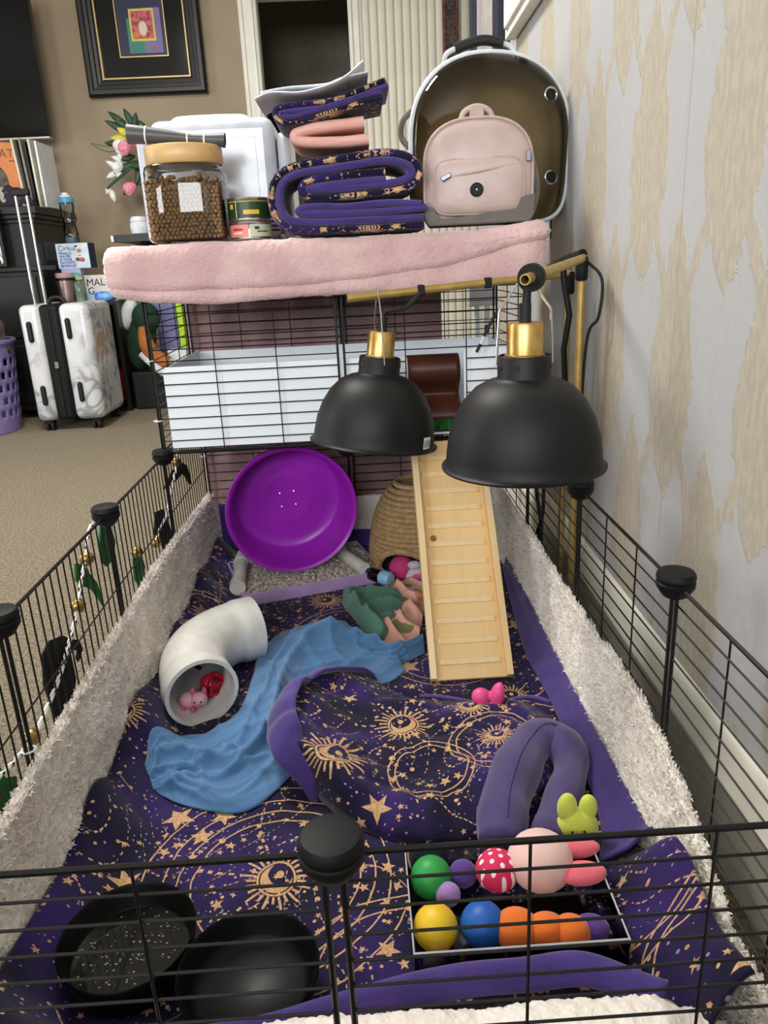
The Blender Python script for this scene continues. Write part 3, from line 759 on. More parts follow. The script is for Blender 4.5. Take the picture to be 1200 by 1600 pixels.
for j in range(cn):
    t = LFT[min(j+1, cn-1)]-LFT[max(j-1, 0)]; t.normalize(); out = Vector((-t.y, t.x, 0)); v = j/(cn-1)
    zs_ = sack(0, v)[2]
    for k in range(ck):
        q = 2*pi*k/ck; tp = min(1, .25+4*min(v, 1-v)); vs.append(LFT[j]+out*(.006+.022*tp*cos(q))+Vector((0, 0, zs_+.003+.007*sin(q)-.012*cos(q)-.010*max(0, cos(q)))))
cb.add(vs, [(j*ck+k, j*ck+(k+1) % ck, (j+1)*ck+(k+1) % ck, (j+1)*ck+k) for j in range(cn-1) for k in range(ck)]+[tuple(range(ck))[::-1], tuple(range((cn-1)*ck, cn*ck))])
cb.build('cuff', M['purple'], sk, w=True, ang=180)
cloth([(.10, .672), (.15, .655), (.203, .646), (.26, .648), (.30, .63)], [(.10, .664), (.15, .647), (.203, .638), (.26, .640), (.295, .622)], 30, 4, lambda u, v, x, y: .046+.004*sin(u*9), name='hem', mt=M['purple'], parent=None).name = 'hem'
hm = [o for o in COL.objects if o.name == 'hem'][0]
hm.parent = sk; hm.location = -Vector(sk.location)
# ---- stuffed roll
rp = crom([(.168, .338, .046), (.185, .40, .054), (.216, .468, .056), (.248, .514, .054), (.278, .520, .050), (.289, .478, .048), (.268, .425, .046), (.240, .376, .042), (.226, .345, .038)], 70)
rr = [.026+.006*min(1, i/6)+.0015*sin(i*.5)-.009*sstep(36, 46, i) for i in range(70)]
ro = MB().tube(rp, rr, 18).build('stuffed_roll', M['purple_grey'], ang=180)
tag(ro, 'faded purple stuffed fleece roll bent into an arch beside the toy box', 'pet bed')
MB().tube([p+Vector((.006, -.004, r*.985)) for p, r in list(zip(rp, rr))[2:34]], .0012, 5).build('seam', M['purple'], ro)
# ---- blue cloth
A = [(-.296, .529), (-.300, .589), (-.275, .622), (-.224, .632), (-.190, .690), (-.182, .79), (-.180, .88), (-.145, .950), (-.082, .975), (-.015, .922), (.045, .852), (.095, .880), (.123, .895)]
B = [(-.280, .500), (-.245, .476), (-.193, .453), (-.143, .454), (-.100, .505), (-.075, .58), (-.035, .655), (.012, .725), (.057, .750), (.083, .781), (.078, .808), (.098, .822), (.123, .842)]
def ridge(q, p=1.6): return (1-abs(sin(pi*q)))**p
def bh(u, v, x, y):
    e = min(1, 3.2*min(v, 1-v), 7*u+.05)**.75
    f = .020*ridge(v*2.1+.45*nz(u*5, v*1.5)+.22*sin(u*11))+.011*ridge(v*4.3+.7*nz(u*8+4, v*3)+u*1.5, 2.2)+.007*ridge(x*17+y*9+.8*nz(x*9, y*9, 5), 3)+.005*ridge(y*30-x*12+.6*nz(x*14, y*14, 9), 3)
    hump = .040*math.exp(-(((x+.075)/.07)**2+((y-.87)/.085)**2))+.022*math.exp(-(((x+.14)/.08)**2+((y-.70)/.10)**2))
    return fz(x, y)+.004+e*(.006+f+hump)
bc = cloth(A, B, 220, 90, bh, name='cotton_cloth', mt=M['blue'], solid=.003); tag(bc, 'rumpled blue cotton cloth trailing from the white elbow pipe to the ramp', 'cloth')
# ---- green and floral cloths
gA = [(-.028, 1.06), (-.020, 1.12), (.010, 1.125), (.045, 1.10), (.085, 1.085), (.105, 1.02)]; gB = [(-.020, 1.03), (.004, .965), (.022, .90), (.035, .872), (.055, .90), (.078, .97)]
gc = cloth(gA, gB, 110, 90, lambda u, v, x, y: fz(x, y)+.010+min(1, 4*min(v, 1-v, u*1.3, (1-u)*1.3))**.6*(.012+.030*ridge(x*9+y*5+.5*nz(x*12, y*12), 1.2)+.014*ridge(y*16-x*6+.6*nz(x*14, y*14, 4), 1.8)), name='flannel_cloth', mt=M['green_cloth']); tag(gc, 'crumpled sage green cloth lying over the floral one near the litter tray', 'cloth')
pc = cloth([(.030, 1.10), (.07, 1.15), (.118, 1.17), (.16, 1.15)], [(.045, .87), (.075, .875), (.10, .885), (.118, .90)], 90, 80, lambda u, v, x, y: fz(x, y)+.005+min(1, 5*min(v, 1-v, u+.05, 1-u+.05))**.6*(.008+.016*ridge(x*9-y*8+.5*nz(x*10, y*10))+.012*ridge(x*16+y*14+.5*nz(x*14, y*14, 4), 2.2)), name='flannel_cloth', mt=M['floral']); tag(pc, 'crumpled peach pink floral cloth tucked beside the wooden ramp', 'cloth')

# ================================================================== THINGS IN THE CAGE
def pipe(path, ro_, ri, n=24):
    b = MB(); b.tube(path, ro_, n, cap=False); k = len(b.v); b.tube(path, ri, n, cap=False); m = len(path)
    for e in (0, m-1):
        b.f += [(e*n+i, e*n+(i+1) % n, k+e*n+(i+1) % n, k+e*n+i) for i in range(n)]
    return b
ep = crom([(-.238, .662, .079), (-.258, .705, .081), (-.268, .755, .083), (-.260, .805, .083), (-.228, .850, .082), (-.185, .878, .080)], 26)
el = thing('elbow_pipe', 'white plastic elbow pipe with an open mouth resting on the purple fleece', 'pipe', (-.24, .79, .022))
pb = pipe(ep, [.055+(.003 if i < 4 or i > 21 else 0) for i in range(26)], [.0515]*4+[.048]*18+[.0515]*4, 36).build('elbow', M['pvc'], el, w=True, ang=40)
pg = thing('toy_pig', 'tiny pale pink toy pig lying inside the white elbow pipe', 'toy', (-.266, .695, .035))
MB().ball((0, 0, .014), (.020, .014, .014)).ball((.016, -.012, .020), (.013, .013, .013)).build('body', M['pig_pink'], pg)
for s in (-1, 1):
    MB().ball((.016+s*.009, -.010, .033), (.004, .003, .008), 10, 8).build('ear', M['pig_dark'], pg)
    MB().ball((.016+s*.005, -.0235, .022), .0017, 8, 6).build('eye', M['black'], pg)
MB().ball((.016, -.0245, .016), (.005, .003, .004), 10, 8).build('snout', M['pig_dark'], pg)
for x, y in ((-.012, -.010), (-.014, .010), (.004, -.014)): MB().ball((x, y, .004), (.005, .005, .006), 8, 6).build('foot', M['pig_dark'], pg)
rb = thing('rattle_ball', 'small red lattice ball beside the toy pig in the pipe', 'ball', (-.236, .728, .054))
MB().ball((0, 0, 0), .0175, 20, 14).build('core', mat('dark_red_core', '#7d0f20', .4), rb)
for k in range(6):
    R_ = Matrix.Rotation(k*pi/6*1.0, 4, 'Z')@Matrix.Rotation(pi/2, 4, 'X') if k < 4 else Matrix.Translation((0, 0, (k-4.5)*.016))
    r0 = .0195 if k < 4 else .018
    MB().tube([R_@Vector((r0*cos(q*pi/12), r0*sin(q*pi/12), 0)) for q in range(24)], .0030, 6, closed=True).build('lattice_ring', M['red'], rb)

# ---- wooden ramp
rl = sqrt(.33**2+.335**2); ra = atan2(.335, .33)
rm = thing('wooden_ramp', 'pale pine ramp with cross slats leading from the floor up to the loft', 'ramp', (.194, .745, .024), rot=(ra, 0, 0))
MB().b2(-.070, .070, 0, rl, 0, .008).build('board', M['pine'], rm, smooth=False, bevel=.001)
for s in (-1, 1):
    x0 = -.070 if s < 0 else .059
    prof = [(0, .008), (0, .020), (.20, .030), (.26, .034), (rl, .034), (rl, .008)]
    MB().prism(prof, .011, 'x', (x0, 0, 0)).build('side_rail', M['pine_end'], rm, smooth=False, bevel=.001)
sl = MB().b2(-.052, .052, -.005, .005, 0, .004).build('slat', M['pine_end'], rm, (0, .03, .008), smooth=False, bevel=.0008)
for k in range(1, 12): inst(sl, rm, (0, .03+k*.0365, .008))
MB().lathe([(.0, .0004), (.006, .0004), (.006, 0)], 16, capa=False).build('knot', mat('pine_knot', '#b4703a', .5, col2='#8a4c22', scale=200), rm, (-.042, .262, .0083))

# ---- bucket wheel on its pipe stand
wc = Vector((-.128, 1.185, .199)); wd = Vector((-.20, 1, .02)).normalized(); WM = axisM(wc, wd)
wh = thing('exercise_wheel', 'big glossy purple bucket wheel standing on white pipes over the litter tray', 'exercise wheel', (-.128, 1.25, .05))
prof = [(.1355, .003), (.1415, -.001), (.1435, .003), (.1420, .009), (.1360, .012), (.1330, .030), (.1240, .090), (.1180, .098), (.0, .100), (.0, .0958), (.052, .0956), (.055, .0950), (.058, .0956), (.080, .0955), (.083, .0950), (.086, .0955), (.1140, .0945), (.1200, .088), (.1285, .030), (.1325, .008), (.1355, .003)]
MB().lathe(prof, 72, WM, False, False).build('bucket', M['purple_plastic'], wh, w=True, ang=50)
for a, c in ((-.016, .016), (.016, .014), (-.018, -.016), (.014, -.018)):
    MB().lathe([(.0, .0905), (.0030, .092), (.0034, .0960)], 12, WM@Matrix.Translation((a*1.0, c, 0)), False, False).build('screw', M['steel'], wh, w=True)
def leg(pts, r=.0145, name='pipe', caps=True):
    o = MB().tube(pts, r, 16).build(name, M['pvc'], wh, w=True); return o
leg([(-.250, 1.108, .062), (-.262, 1.25, .064), (-.262, 1.36, .064)])
leg([(.020, 1.175, .060), (-.028, 1.262, .062), (-.04, 1.36, .064)])
leg([(-.262, 1.36, .064), (-.04, 1.36, .064)]); leg([(-.16, 1.36, .064), (-.16, 1.36, .20), (-.15, 1.30, .20)])
leg([(-.262, 1.262, .064), (-.190, 1.290, .062)], .0135)
for p, q in (((-.2497, 1.104, .062), (-.2525, 1.128, .0625)), ((-.262, 1.24, .064), (-.262, 1.285, .064))): leg([p, q], .0172, 'pipe_cap')
# ---- litter tray
lt = thing('litter_tray', 'shallow lilac tray of paper pellets beneath the purple wheel', 'tray', (-.118, 1.232, .024), rz=.30)
def tray(w_, d_, hh, th, fl=.012):
    b = MB(); o = [(-w_/2, -d_/2), (w_/2, -d_/2), (w_/2, d_/2), (-w_/2, d_/2)]
    b.b2(-w_/2+.006, w_/2-.006, -d_/2+.006, d_/2-.006, 0, th)
    for x0, x1, y0, y1 in ((-w_/2, w_/2, -d_/2, -d_/2+th), (-w_/2, w_/2, d_/2-th, d_/2), (-w_/2, -w_/2+th, -d_/2, d_/2), (w_/2-th, w_/2, -d_/2, d_/2)): b.b2(x0, x1, y0, y1, 0, hh)
    return b
tray(.32, .21, .028, .004).build('tray_shell', M['lilac'], lt, smooth=False, bevel=.0015)
pt_ = MB(); rnd = random.Random(3)
pt_.grid(lambda u, v: (-.154+.308*u, -.099+.198*v, .012+.006*nz(u*6, v*6)), 30, 20)
for k in range(1700):
    x, y = rnd.uniform(-.15, .15), rnd.uniform(-.096, .096); z = .016+.006*nz(x*20, y*20)+rnd.uniform(0, .007); a = rnd.uniform(0, pi); l = rnd.uniform(.004, .008)
    Mx = Matrix.Rotation(a, 3, 'Z')@Matrix.Rotation(rnd.uniform(-.5, .5), 3, 'Y')
    pt_.box((x, y, z), (l*2.2, .0056, .0050), M=Mx)
o = pt_.build('pellets', M['pellet'], lt, smooth=False); o['kind'] = 'stuff'
# ---- coiled rope hide
hd = thing('rope_hide', 'domed coiled jute hide standing behind the wooden ramp', 'pet hide', (.150, 1.262, .022))
R0 = .112; NC = 20
for k in range(NC):
    zz = .008+k*.0104; rr_ = R0*max(.06, 1-(max(0, zz-.03)/.195)**2.1)**.5
    if zz < .075:
        half = .62*sqrt(max(0, 1-(zz/.078)**2))+.05; a0 = -1.98+half; a1 = -1.98-half+2*pi
        n = 40; pts = [(rr_*cos(a0+(a1-a0)*i/n), rr_*sin(a0+(a1-a0)*i/n), zz) for i in range(n+1)]
        MB().tube(pts, .0066, 7).build('coil', M['jute'], hd)
    else:
        MB().tube([(rr_*cos(2*pi*i/44), rr_*sin(2*pi*i/44), zz) for i in range(44)], .0066, 7, closed=True).build('coil', M['jute'], hd)
ap = []
for i in range(25):
    q = pi*i/24; a = -1.98+.66*cos(q); z = .004+.076*sin(q); ap.append(((R0+.003)*cos(a), (R0+.003)*sin(a), z))
MB().tube(ap, .0078, 8).build('mouth_binding', M['jute'], hd)
pl = thing('plush_toy', 'pink and grey patterned plush curled in the mouth of the rope hide', 'plush toy', (.117, 1.185, .024))
MB().ball((-.014, 0, .030), (.028, .026, .028)).build('head', mat('raspberry_plush', '#c83a78', .9, bmp=.4, bscale=400), pl); MB().ball((.020, -.012, .018), (.030, .022, .020)).build('body', M['kitty'], pl); MB().ball((.014, -.02, .042), (.016, .010, .010)).build('paw', M['kitty'], pl)
# ---- toy bottle, pacifier
tb = thing('toy_bottle', 'small toy bottle with black window and pale blue ends by the litter tray', 'toy', (.047, 1.165, .046), rot=(0, pi/2, -.75))
MB().lathe([(.0, -.038), (.010, -.037), (.013, -.030), (.013, -.024)], 20, capa=False, capb=True).build('cap', M['blue_lid'], tb)
MB().lathe([(.0135, -.024), (.0145, -.02), (.0145, .012), (.0135, .016)], 20).build('bottle_body', M['glossblack'], tb)
MB().lathe([(.0155, .014), (.0165, .018), (.0165, .034), (.013, .040), (0, .041)], 20, capb=False).build('collar', mat('pale_blue_plastic', '#8fbfe0', .35), tb)
pf = thing('toy_pacifier', 'hot pink silicone dummy lying between the ramp and the stuffed roll', 'toy', (.205, .600, .078))
MB().ball((-.018, 0, .004), (.014, .013, .013)).build('teat', M['hot_pink'], pf); MB().ball((.005, -.004, .004), (.011, .014, .024), M=Matrix.Rotation(.25, 3, 'Y')).build('shield', M['hot_pink'], pf); MB().tube([(-.01, 0, .004), (.004, -.003, .004)], .008, 12).build('neck', M['hot_pink'], pf)

# ---- bowls
for i, (x, y, lab) in enumerate(((-.232, .224, 'black glazed bowl with crumbs and water next to the left liner'), (-.104, .176, 'black glazed bowl, empty, partly under the folded purple edge'))):
    bo = thing('pet_bowl', lab, 'bowl', (x, y, .026), group='black bowls by the front grid')
    MB().lathe([(0, 0), (.052, 0), (.060, .006), (.066, .030), (.0685, .044), (.0670, .046), (.0645, .043), (.0600, .022), (.050, .012), (0, .010)], 48, capa=False, capb=False).build('bowl_shell', M['bowl'], bo, ang=50)
    if i == 0:
        MB().lathe([(0, .020), (.0585, .020)], 40, capa=False, capb=False).build('water', mat('dark_water', '#14140f', .06), bo)
        c = MB(); rnd = random.Random(9)
        for k in range(140):
            a = rnd.uniform(0, 2*pi); r_ = .056*sqrt(rnd.random()); s_ = rnd.uniform(.0005, .0016); c.ball((r_*cos(a), r_*sin(a), .0204), (s_, s_*.8, s_*.4), 6, 4)
        o = c.build('crumbs', mat('pale_crumbs', '#8a8a74', .8), bo); o['kind'] = 'stuff'
# ---- clear box of toys
BZ = .024
bx = thing('toy_box', 'clear open plastic box holding bright balls and plush toys', 'box', (.160, .251, BZ))
W2, D2, HB = .105, .071, .044
MB().b2(-W2, W2, -D2, D2, 0, .002).build('base', M['acrylic'], bx, smooth=False)
for x0, x1, y0, y1 in ((-W2, W2, -D2, -D2+.002), (-W2, W2, D2-.002, D2), (-W2, -W2+.002, -D2, D2), (W2-.002, W2, -D2, D2)): MB().b2(x0, x1, y0, y1, .002, HB).build('side', M['acrylic'], bx, smooth=False)
MB().tube([(-W2, -D2, HB), (W2, -D2, HB), (W2, D2, HB), (-W2, D2, HB)], .0016, 6, closed=True).build('rim', mat('frosted_edge', '#cfd4da', .3), bx)
for nm, x, y, mt_, lab in (('g', .078, .293, 'ball_green', 'green foam ball in the clear toy box'), ('y', .080, .226, 'ball_yellow', 'yellow foam ball in the clear toy box'), ('b', .129, .226, 'ball_blue', 'blue foam ball in the clear toy box')):
    o = MB().ball((0, 0, 0), .0232, 28, 18).build('foam_ball', M[mt_], loc=(x+(.004 if nm == 'g' else 0), y, BZ+.0255), ang=180); tag(o, lab, 'ball', 'foam balls in the toy box')
def plushball(name, parts, label, loc):
    t_ = thing(name, label, 'plush toy', loc)
    for nm, c, r_, mt_ in parts: MB().ball(c, r_, 20, 14).build(nm, M[mt_] if isinstance(mt_, str) else mt_, t_, ang=180)
    return t_
plushball('plush_carrot', [('body', (-.024, .004, .022), (.024, .021, .021), 'orange_plush'), ('body', (.006, 0, .021), (.022, .018, .019), 'orange_plush'), ('body', (.030, -.004, .020), (.020, .019, .019), 'orange_plush')], 'lumpy orange plush along the front of the clear toy box', (.186, .214, BZ+.003))
bn = plushball('plush_rabbit', [('head', (.018, .004, .030), (.036, .035, .032), 'plush_blush'), ('dress', (-.030, .002, .022), (.024, .024, .022), 'polka'), ('ear', (.062, .018, .030), (.027, .012, .010), 'plush_pink'), ('ear', (.058, -.018, .030), (.027, .015, .010), 'plush_pink')], 'blush plush rabbit with coral ears and a dotted pink dress lying in the toy box', (.184, .282, BZ+.016))
plushball('plush_scrap', [('body', (0, 0, .016), (.016, .014, .016), 'violet_plush'), ('body', (-.020, -.026, .014), (.014, .012, .014), 'mauve_plush')], 'violet and mauve plush between the green and blue balls', (.118, .297, BZ+.008))
plushball('plush_scrap', [('body', (0, 0, .012), (.020, .016, .012), 'violet_plush')], 'dark violet plush in the toy box corner behind the orange one', (.240, .222, BZ+.003))
plushball('plush_scrap', [('body', (0, 0, .010), (.020, .010, .010), 'spot')], 'small spotted white and mauve plush in front of the yellow ball', (.083, .193, BZ+.003))
lm = plushball('plush_rabbit', [('body', (0, 0, .026), (.026, .018, .026), 'lime'), ('ear', (-.012, .002, .054), (.012, .009, .020), 'lime'), ('ear', (.013, .002, .052), (.011, .009, .018), 'lime'), ('eye', (-.010, -.0165, .034), (.0016, .0016, .0018), 'black'), ('eye', (.004, -.0172, .034), (.0016, .0016, .0018), 'black')], 'lime green plush rabbit propped behind the clear toy box', (.262, .352, .026))
# ================================================================== LOFT
ct = thing('loft_tray', 'white corrugated plastic tray lining the wire loft', 'tray', (0, 1.267, .372))
MB().b2(-.343, .343, -.170, .170, 0, .004).build('base', M['coro'], ct, smooth=False)
MB().b2(-.343, .343, .166, .170, .004, .152).build('side', M['coro'], ct, smooth=False)
for s in (-1, 1): MB().b2(s*.343-(.004 if s > 0 else 0), s*.343+(.004 if s < 0 else 0), -.170, .166, .004, .154).build('side', M['coro'], ct, smooth=False)
MB().b2(-.339, .124, -.170, -.166, .004, .158).build('side', M['coro'], ct, smooth=False); MB().b2(.236, .339, -.170, -.166, .004, .168).build('side', M['coro'], ct, smooth=False)
for k in range(1, 4): MB().b2(-.339, .339, .1645, .166, .004+k*.037, .0055+k*.037).build('flute_line', mat('tray_crease', '#cdd6e0', .5) if k == 1 else bpy.data.materials['tray_crease'], ct, smooth=False)
lp = crom([(1.205, .514, 0), (1.160, .518, 0), (1.140, .500, 0), (1.143, .475, 0), (1.172, .452, 0), (1.178, .435, 0), (1.150, .418, 0), (1.136, .402, 0), (1.140, .386, 0), (1.165, .380, 0)], 40)
o = MB().grid(lambda u, v: ((.130+.104*u+(.004*u*(.514-lp[int(round(v*39))].y)*20)*.3), lp[int(round(v*39))].x, lp[int(round(v*39))].y+.001), 12, 40).build('leather_tunnel', M['leather'], ang=180, solid=.004)
tag(o, 'brown leather-look flap rolled at the loft doorway above the ramp', 'pet hide')
gm = thing('grass_mat', 'small square of green artificial grass at the loft doorway', 'mat', (.182, 1.150, .3765))
MB().b2(-.055, .055, -.05, .06, 0, .003).build('backing', M['black_rubber'], gm, smooth=False)
gb = MB(); rnd = random.Random(2)
for k in range(2600):
    x, y = rnd.uniform(-.054, .054), rnd.uniform(-.05, .02); hgt = rnd.uniform(.012, .024); dx, dy = rnd.uniform(-.007, .007), rnd.uniform(-.007, .007); a = rnd.uniform(0, pi); sx, sy = .0011*cos(a), .0011*sin(a)
    gb.add([(x-sx, y-sy, .003), (x+sx, y+sy, .003), (x+dx*.5+sx, y+dy*.5+sy, hgt*.6), (x+dx*.5-sx, y+dy*.5-sy, hgt*.6), (x+dx, y+dy, hgt)], [(0, 1, 2, 3), (3, 2, 4)])
o = gb.build('blades', M['grass'], gm, smooth=False); o['kind'] = 'stuff'
st = thing('cable_strap', 'black strap with a white tab hanging on the loft front wires', 'strap', (.277, 1.074, .567))
MB().tube([(.022, 0, .042), (.004, -.001, .012), (-.006, -.001, -.006)], .0032, 8).build('strap', M['black_rubber'], st); MB().b2(-.004, .004, -.003, .003, .0, .014).build('clip', M['black_plastic'], st, smooth=False, bevel=.001)
MB().tube([(-.006, -.001, -.006), (-.012, -.001, -.020)], .0028, 8).build('tab', M['white'], st); MB().tube([(-.012, -.001, -.020), (-.020, -.001, -.035)], .003, 8).build('strap', M['black_rubber'], st)
bk = thing('wall_bracket', 'white plastic bracket with two ribs behind the loft grid', 'bracket', (.353, 1.60, 0))
MB().b2(-.036, .036, -.01, .01, .585, .66).build('plate', M['white_gloss'], bk, smooth=False, bevel=.004); MB().b2(-.018, -.008, -.008, .008, 0, .59).build('rib', M['white_gloss'], bk, smooth=False); MB().b2(.008, .018, -.008, .008, 0, .59).build('rib', M['white_gloss'], bk, smooth=False)

# ================================================================== PINK BLANKET ON TOP
bl = thing('sherpa_blanket', 'folded dusty pink sherpa blanket spread over the top of the loft', 'blanket', (0, 1.25, .72))
def rrect(x0, x1, y0, y1, r, n):
    pts = []; per = []
    cs_ = [(x1-r, y0+r, -pi/2), (x1-r, y1-r, 0), (x0+r, y1-r, pi/2), (x0+r, y0+r, pi)]
    full = []
    for i, (cx, cy, a) in enumerate(cs_):
        for k in range(9): full.append((cx+r*cos(a+k*pi/16), cy+r*sin(a+k*pi/16)))
    full.append(full[0]); L = [0]
    for p, q in zip(full, full[1:]): L.append(L[-1]+math.dist(p, q))
    j = 0
    for i in range(n):
        s = L[-1]*i/n
        while L[j+1] < s: j += 1
        t = (s-L[j])/(L[j+1]-L[j]) if L[j+1] > L[j] else 0; pts.append((full[j][0]+(full[j+1][0]-full[j][0])*t, full[j][1]+(full[j+1][1]-full[j][1])*t))
    return pts
def drape(layers, x0, x1, y0, y1, name, mt, seed):
    n = 560; b = MB(); vs = []
    for li, (ins, zf) in enumerate(layers):
        for (x, y) in rrect(x0+ins, x1-ins, y0+ins, y1-ins, max(.012, .055-ins*.6), n):
            z = zf(x, y)
            a = .0028*nz(x*190, y*190, z*190+seed)+.0040*nz(x*26, y*26, z*26+seed)
            cx, cy = (x0+x1)/2, (y0+y1)/2; d = Vector((x-cx, (y-cy)*1.5, 0)).normalized()
            vs.append((x+d.x*a, y+d.y*a, z+a*.7))
    b.add(vs, [(j*n+i, j*n+(i+1) % n, (j+1)*n+(i+1) % n, (j+1)*n+i) for j in range(len(layers)-1) for i in range(n)]+[tuple(range(n))])
    return b.build(name, mt, bl, w=True, ang=180)
top = lambda x, y: .748+.004*nz(x*8, y*8)+.014*sstep(.26, .40, x)*sstep(1.2, 1.06, y)
crease = lambda x: lerp_tab([(-.42, .672), (-.30, .664), (-.1, .663), (.05, .670), (.2, .684), (.33, .715), (.40, .725)], x)
low = lambda x: lerp_tab([(-.42, .665), (-.33, .652), (-.22, .643), (-.05, .650), (.08, .650), (.2, .648), (.33, .655), (.40, .668)], x)
UP = [(.16, top), (.10, top), (.06, top), (.035, top), (.020, top), (.011, lambda x, y: top(x, y)-.003), (.005, lambda x, y: top(x, y)-.009), (.001, lambda x, y: top(x, y)-.019)]
for k in range(1, 9): UP.append((.0, (lambda q: (lambda x, y: (top(x, y)-.019)*(1-q)+(crease(x)+.016)*q))(k/8)))
UP += [(.004, lambda x, y: crease(x)+.008), (.012, lambda x, y: crease(x)+.004), (.016, lambda x, y: crease(x)+.004)]
drape(UP, -.416, .392, 1.024, 1.462, 'folded_pad', M['pinkfleece'], 1)
LO = [(.010, lambda x, y: crease(x)+.014)]
for k in range(0, 6): LO.append((.0060-.003*sin(k/5*pi), (lambda q: (lambda x, y: (crease(x)+.006)*(1-q)+(low(x)+.006)*q))(k/5)))
LO += [(.010, lambda x, y: low(x)+.001), (.018, lambda x, y: low(x)), (.024, lambda x, y: low(x)+.008)]
lo_ = drape(LO, -.416, .392, 1.024, 1.462, 'under_fold', M['pinkfleece'], 4)
lo_.data.polygons  # closed by the pad above
MB().grid(lambda u, v: (-.365+.60*u, 1.470+.006*sin(u*40)+.003*nz(u*20, v*5), .05+.66*v), 90, 24).build('hanging_panel', M['pinkshade'], bl, w=True, ang=180, solid=.006)

# ================================================================== THINGS ON THE LOFT TOP
ZB = .7515
fg = thing('mini_fridge', 'white countertop mini fridge with carry handle on the pink blanket', 'fridge', (-.230, 1.365, ZB))
MB().b2(-.122, .122, -.105, .095, .006, .232).build('body', M['white_gloss'], fg, bevel=.022, seg=4)
MB().b2(-.150, -.124, -.100, .090, .008, .226).build('door', M['white_gloss'], fg, bevel=.012, seg=3)
MB().b2(.124, .150, -.092, .085, .006, .205).build('back_cover', M['white_gloss'], fg, bevel=.014, seg=3)
hp = [(-.095, 0, .228), (-.088, 0, .243), (-.06, 0, .247), (.03, 0, .247), (.058, 0, .243), (.066, 0, .228)]
MB().tube(crom(hp, 24), .0075, 10).build('carry_handle', M['white_gloss'], fg)
for k in range(8): MB().b2(.094, .1185, -.1062, -.103, .080-k*.0085, .0835-k*.0085).build('vent_slot', M['black'], fg, smooth=False)
MB().b2(-.085, .085, -.1058, -.1045, .03, .195).build('side_panel', M['white_gloss'], fg, bevel=.0006)
jr = thing('treat_jar', 'square glass jar of brown pellets with a round bamboo lid', 'jar', (-.262, 1.135, ZB))
def sq(r, n=40, p=4.5): return [(r*math.copysign(abs(cos(2*pi*k/n))**(2/p), cos(2*pi*k/n)), r*math.copysign(abs(sin(2*pi*k/n))**(2/p), sin(2*pi*k/n))) for k in range(n)]
def loftsq(rows, n=40, capa=True, capb=False):
    b = MB(); vs = []
    for r, z in rows: vs += [(x, y, z) for x, y in sq(r, n)]
    fs = [(j*n+i, j*n+(i+1) % n, (j+1)*n+(i+1) % n, (j+1)*n+i) for j in range(len(rows)-1) for i in range(n)]
    if capa: fs.append(tuple(range(n))[::-1])
    if capb: fs.append(tuple(range((len(rows)-1)*n, len(rows)*n)))
    return b.add(vs, fs)
loftsq([(.062, .0), (.067, .003), (.069, .012), (.069, .118), (.066, .128), (.060, .132)]).build('glass_body', M['glass'], jr, ang=60)
kb = MB(); rnd = random.Random(4)
loftsq([(.061, .004), (.0635, .008), (.0635, .100), (.060, .112)], 40, True, True)
for zz in range(17):
    for side in range(4):
        for k in range(16):
            a = -.058+k*.0077+rnd.uniform(-.001, .001)+(.0038 if zz % 2 else 0); z = .010+zz*.0066+rnd.uniform(-.001, .001)
            if z > .100+.014*nz(a*30, side*5): continue
            p = ((a, -.0612), (.0612, a), (a, .0612), (-.0612, a))[side]
            kb.ball((p[0], p[1], z), .0042, 7, 5)
for k in range(250):
    x, y = rnd.uniform(-.056, .056), rnd.uniform(-.056, .056); kb.ball((x, y, .100+.010*nz(x*30, y*30)+rnd.uniform(0, .008)), .0042, 7, 5)
o = kb.build('pellets', M['kibble'], jr, ang=180); o['kind'] = 'stuff'
loftsq([(.056, .006), (.0585, .010), (.0585, .094), (.055, .098)], 40, True, True).build('pellet_fill', M['kibble'], jr, ang=60)
MB().lathe([(.0, .132), (.066, .132), (.0685, .135), (.0685, .160), (.066, .163), (0, .163)], 48, capa=False, capb=False).build('lid', M['bamboo'], jr, ang=40)
sc_ = thing('measuring_scoop', 'charcoal double ended scoop with pale rings lying on the bamboo lid', 'scoop', (-.270, 1.125, ZB+.179), rot=(0, pi/2+.10, .0))
MB().lathe([(.0, -.085), (.0150, -.085), (.0165, -.0845), (.0140, -.045), (.0070, .018), (.0062, .030), (.0090, .060), (.0125, .086), (.0118, .0865), (0, .080)], 28, capa=False, capb=False).build('scoop_body', M['scoop'], sc_, ang=40)
for z, r_ in ((-.052, .0150), (.020, .0073), (.050, .0084)): MB().lathe([(r_-.001, z-.0013), (r_+.0006, z-.0013), (r_+.0006, z+.0013), (r_-.001, z+.0013)], 28).build('ring_mark', M['white'], sc_)
def can(z, hgt, r_, label, mats, txt):
    c = thing('food_can', label, 'can', (-.152, 1.115, z), group='pet food cans')
    MB().lathe([(0, 0), (r_-.002, 0), (r_, .002), (r_-.001, .004), (r_-.001, hgt-.004), (r_, hgt-.002), (r_-.001, hgt), (r_-.003, hgt-.001), (r_-.004, hgt-.003), (0, hgt-.003)], 40, capa=False, capb=False).build('tin', M['tin'], c, ang=40)
    for a0, a1, mt_ in mats:
        n = 24; MB().grid(lambda u, v: ((r_-.0002)*cos(a0+(a1-a0)*u), (r_-.0002)*sin(a0+(a1-a0)*u), .0055+(hgt-.011)*v), n, 2).build('label', M[mt_], c, ang=180)
    for (a, zz, wd, hh, mt_) in txt:
        MB().grid(lambda u, v: ((r_+.0002)*cos(a+wd*(u-.5)), (r_+.0002)*sin(a+wd*(u-.5)), zz+hh*(v-.5)), 10, 2).build('print_mark', M[mt_], c, ang=180)
    return c
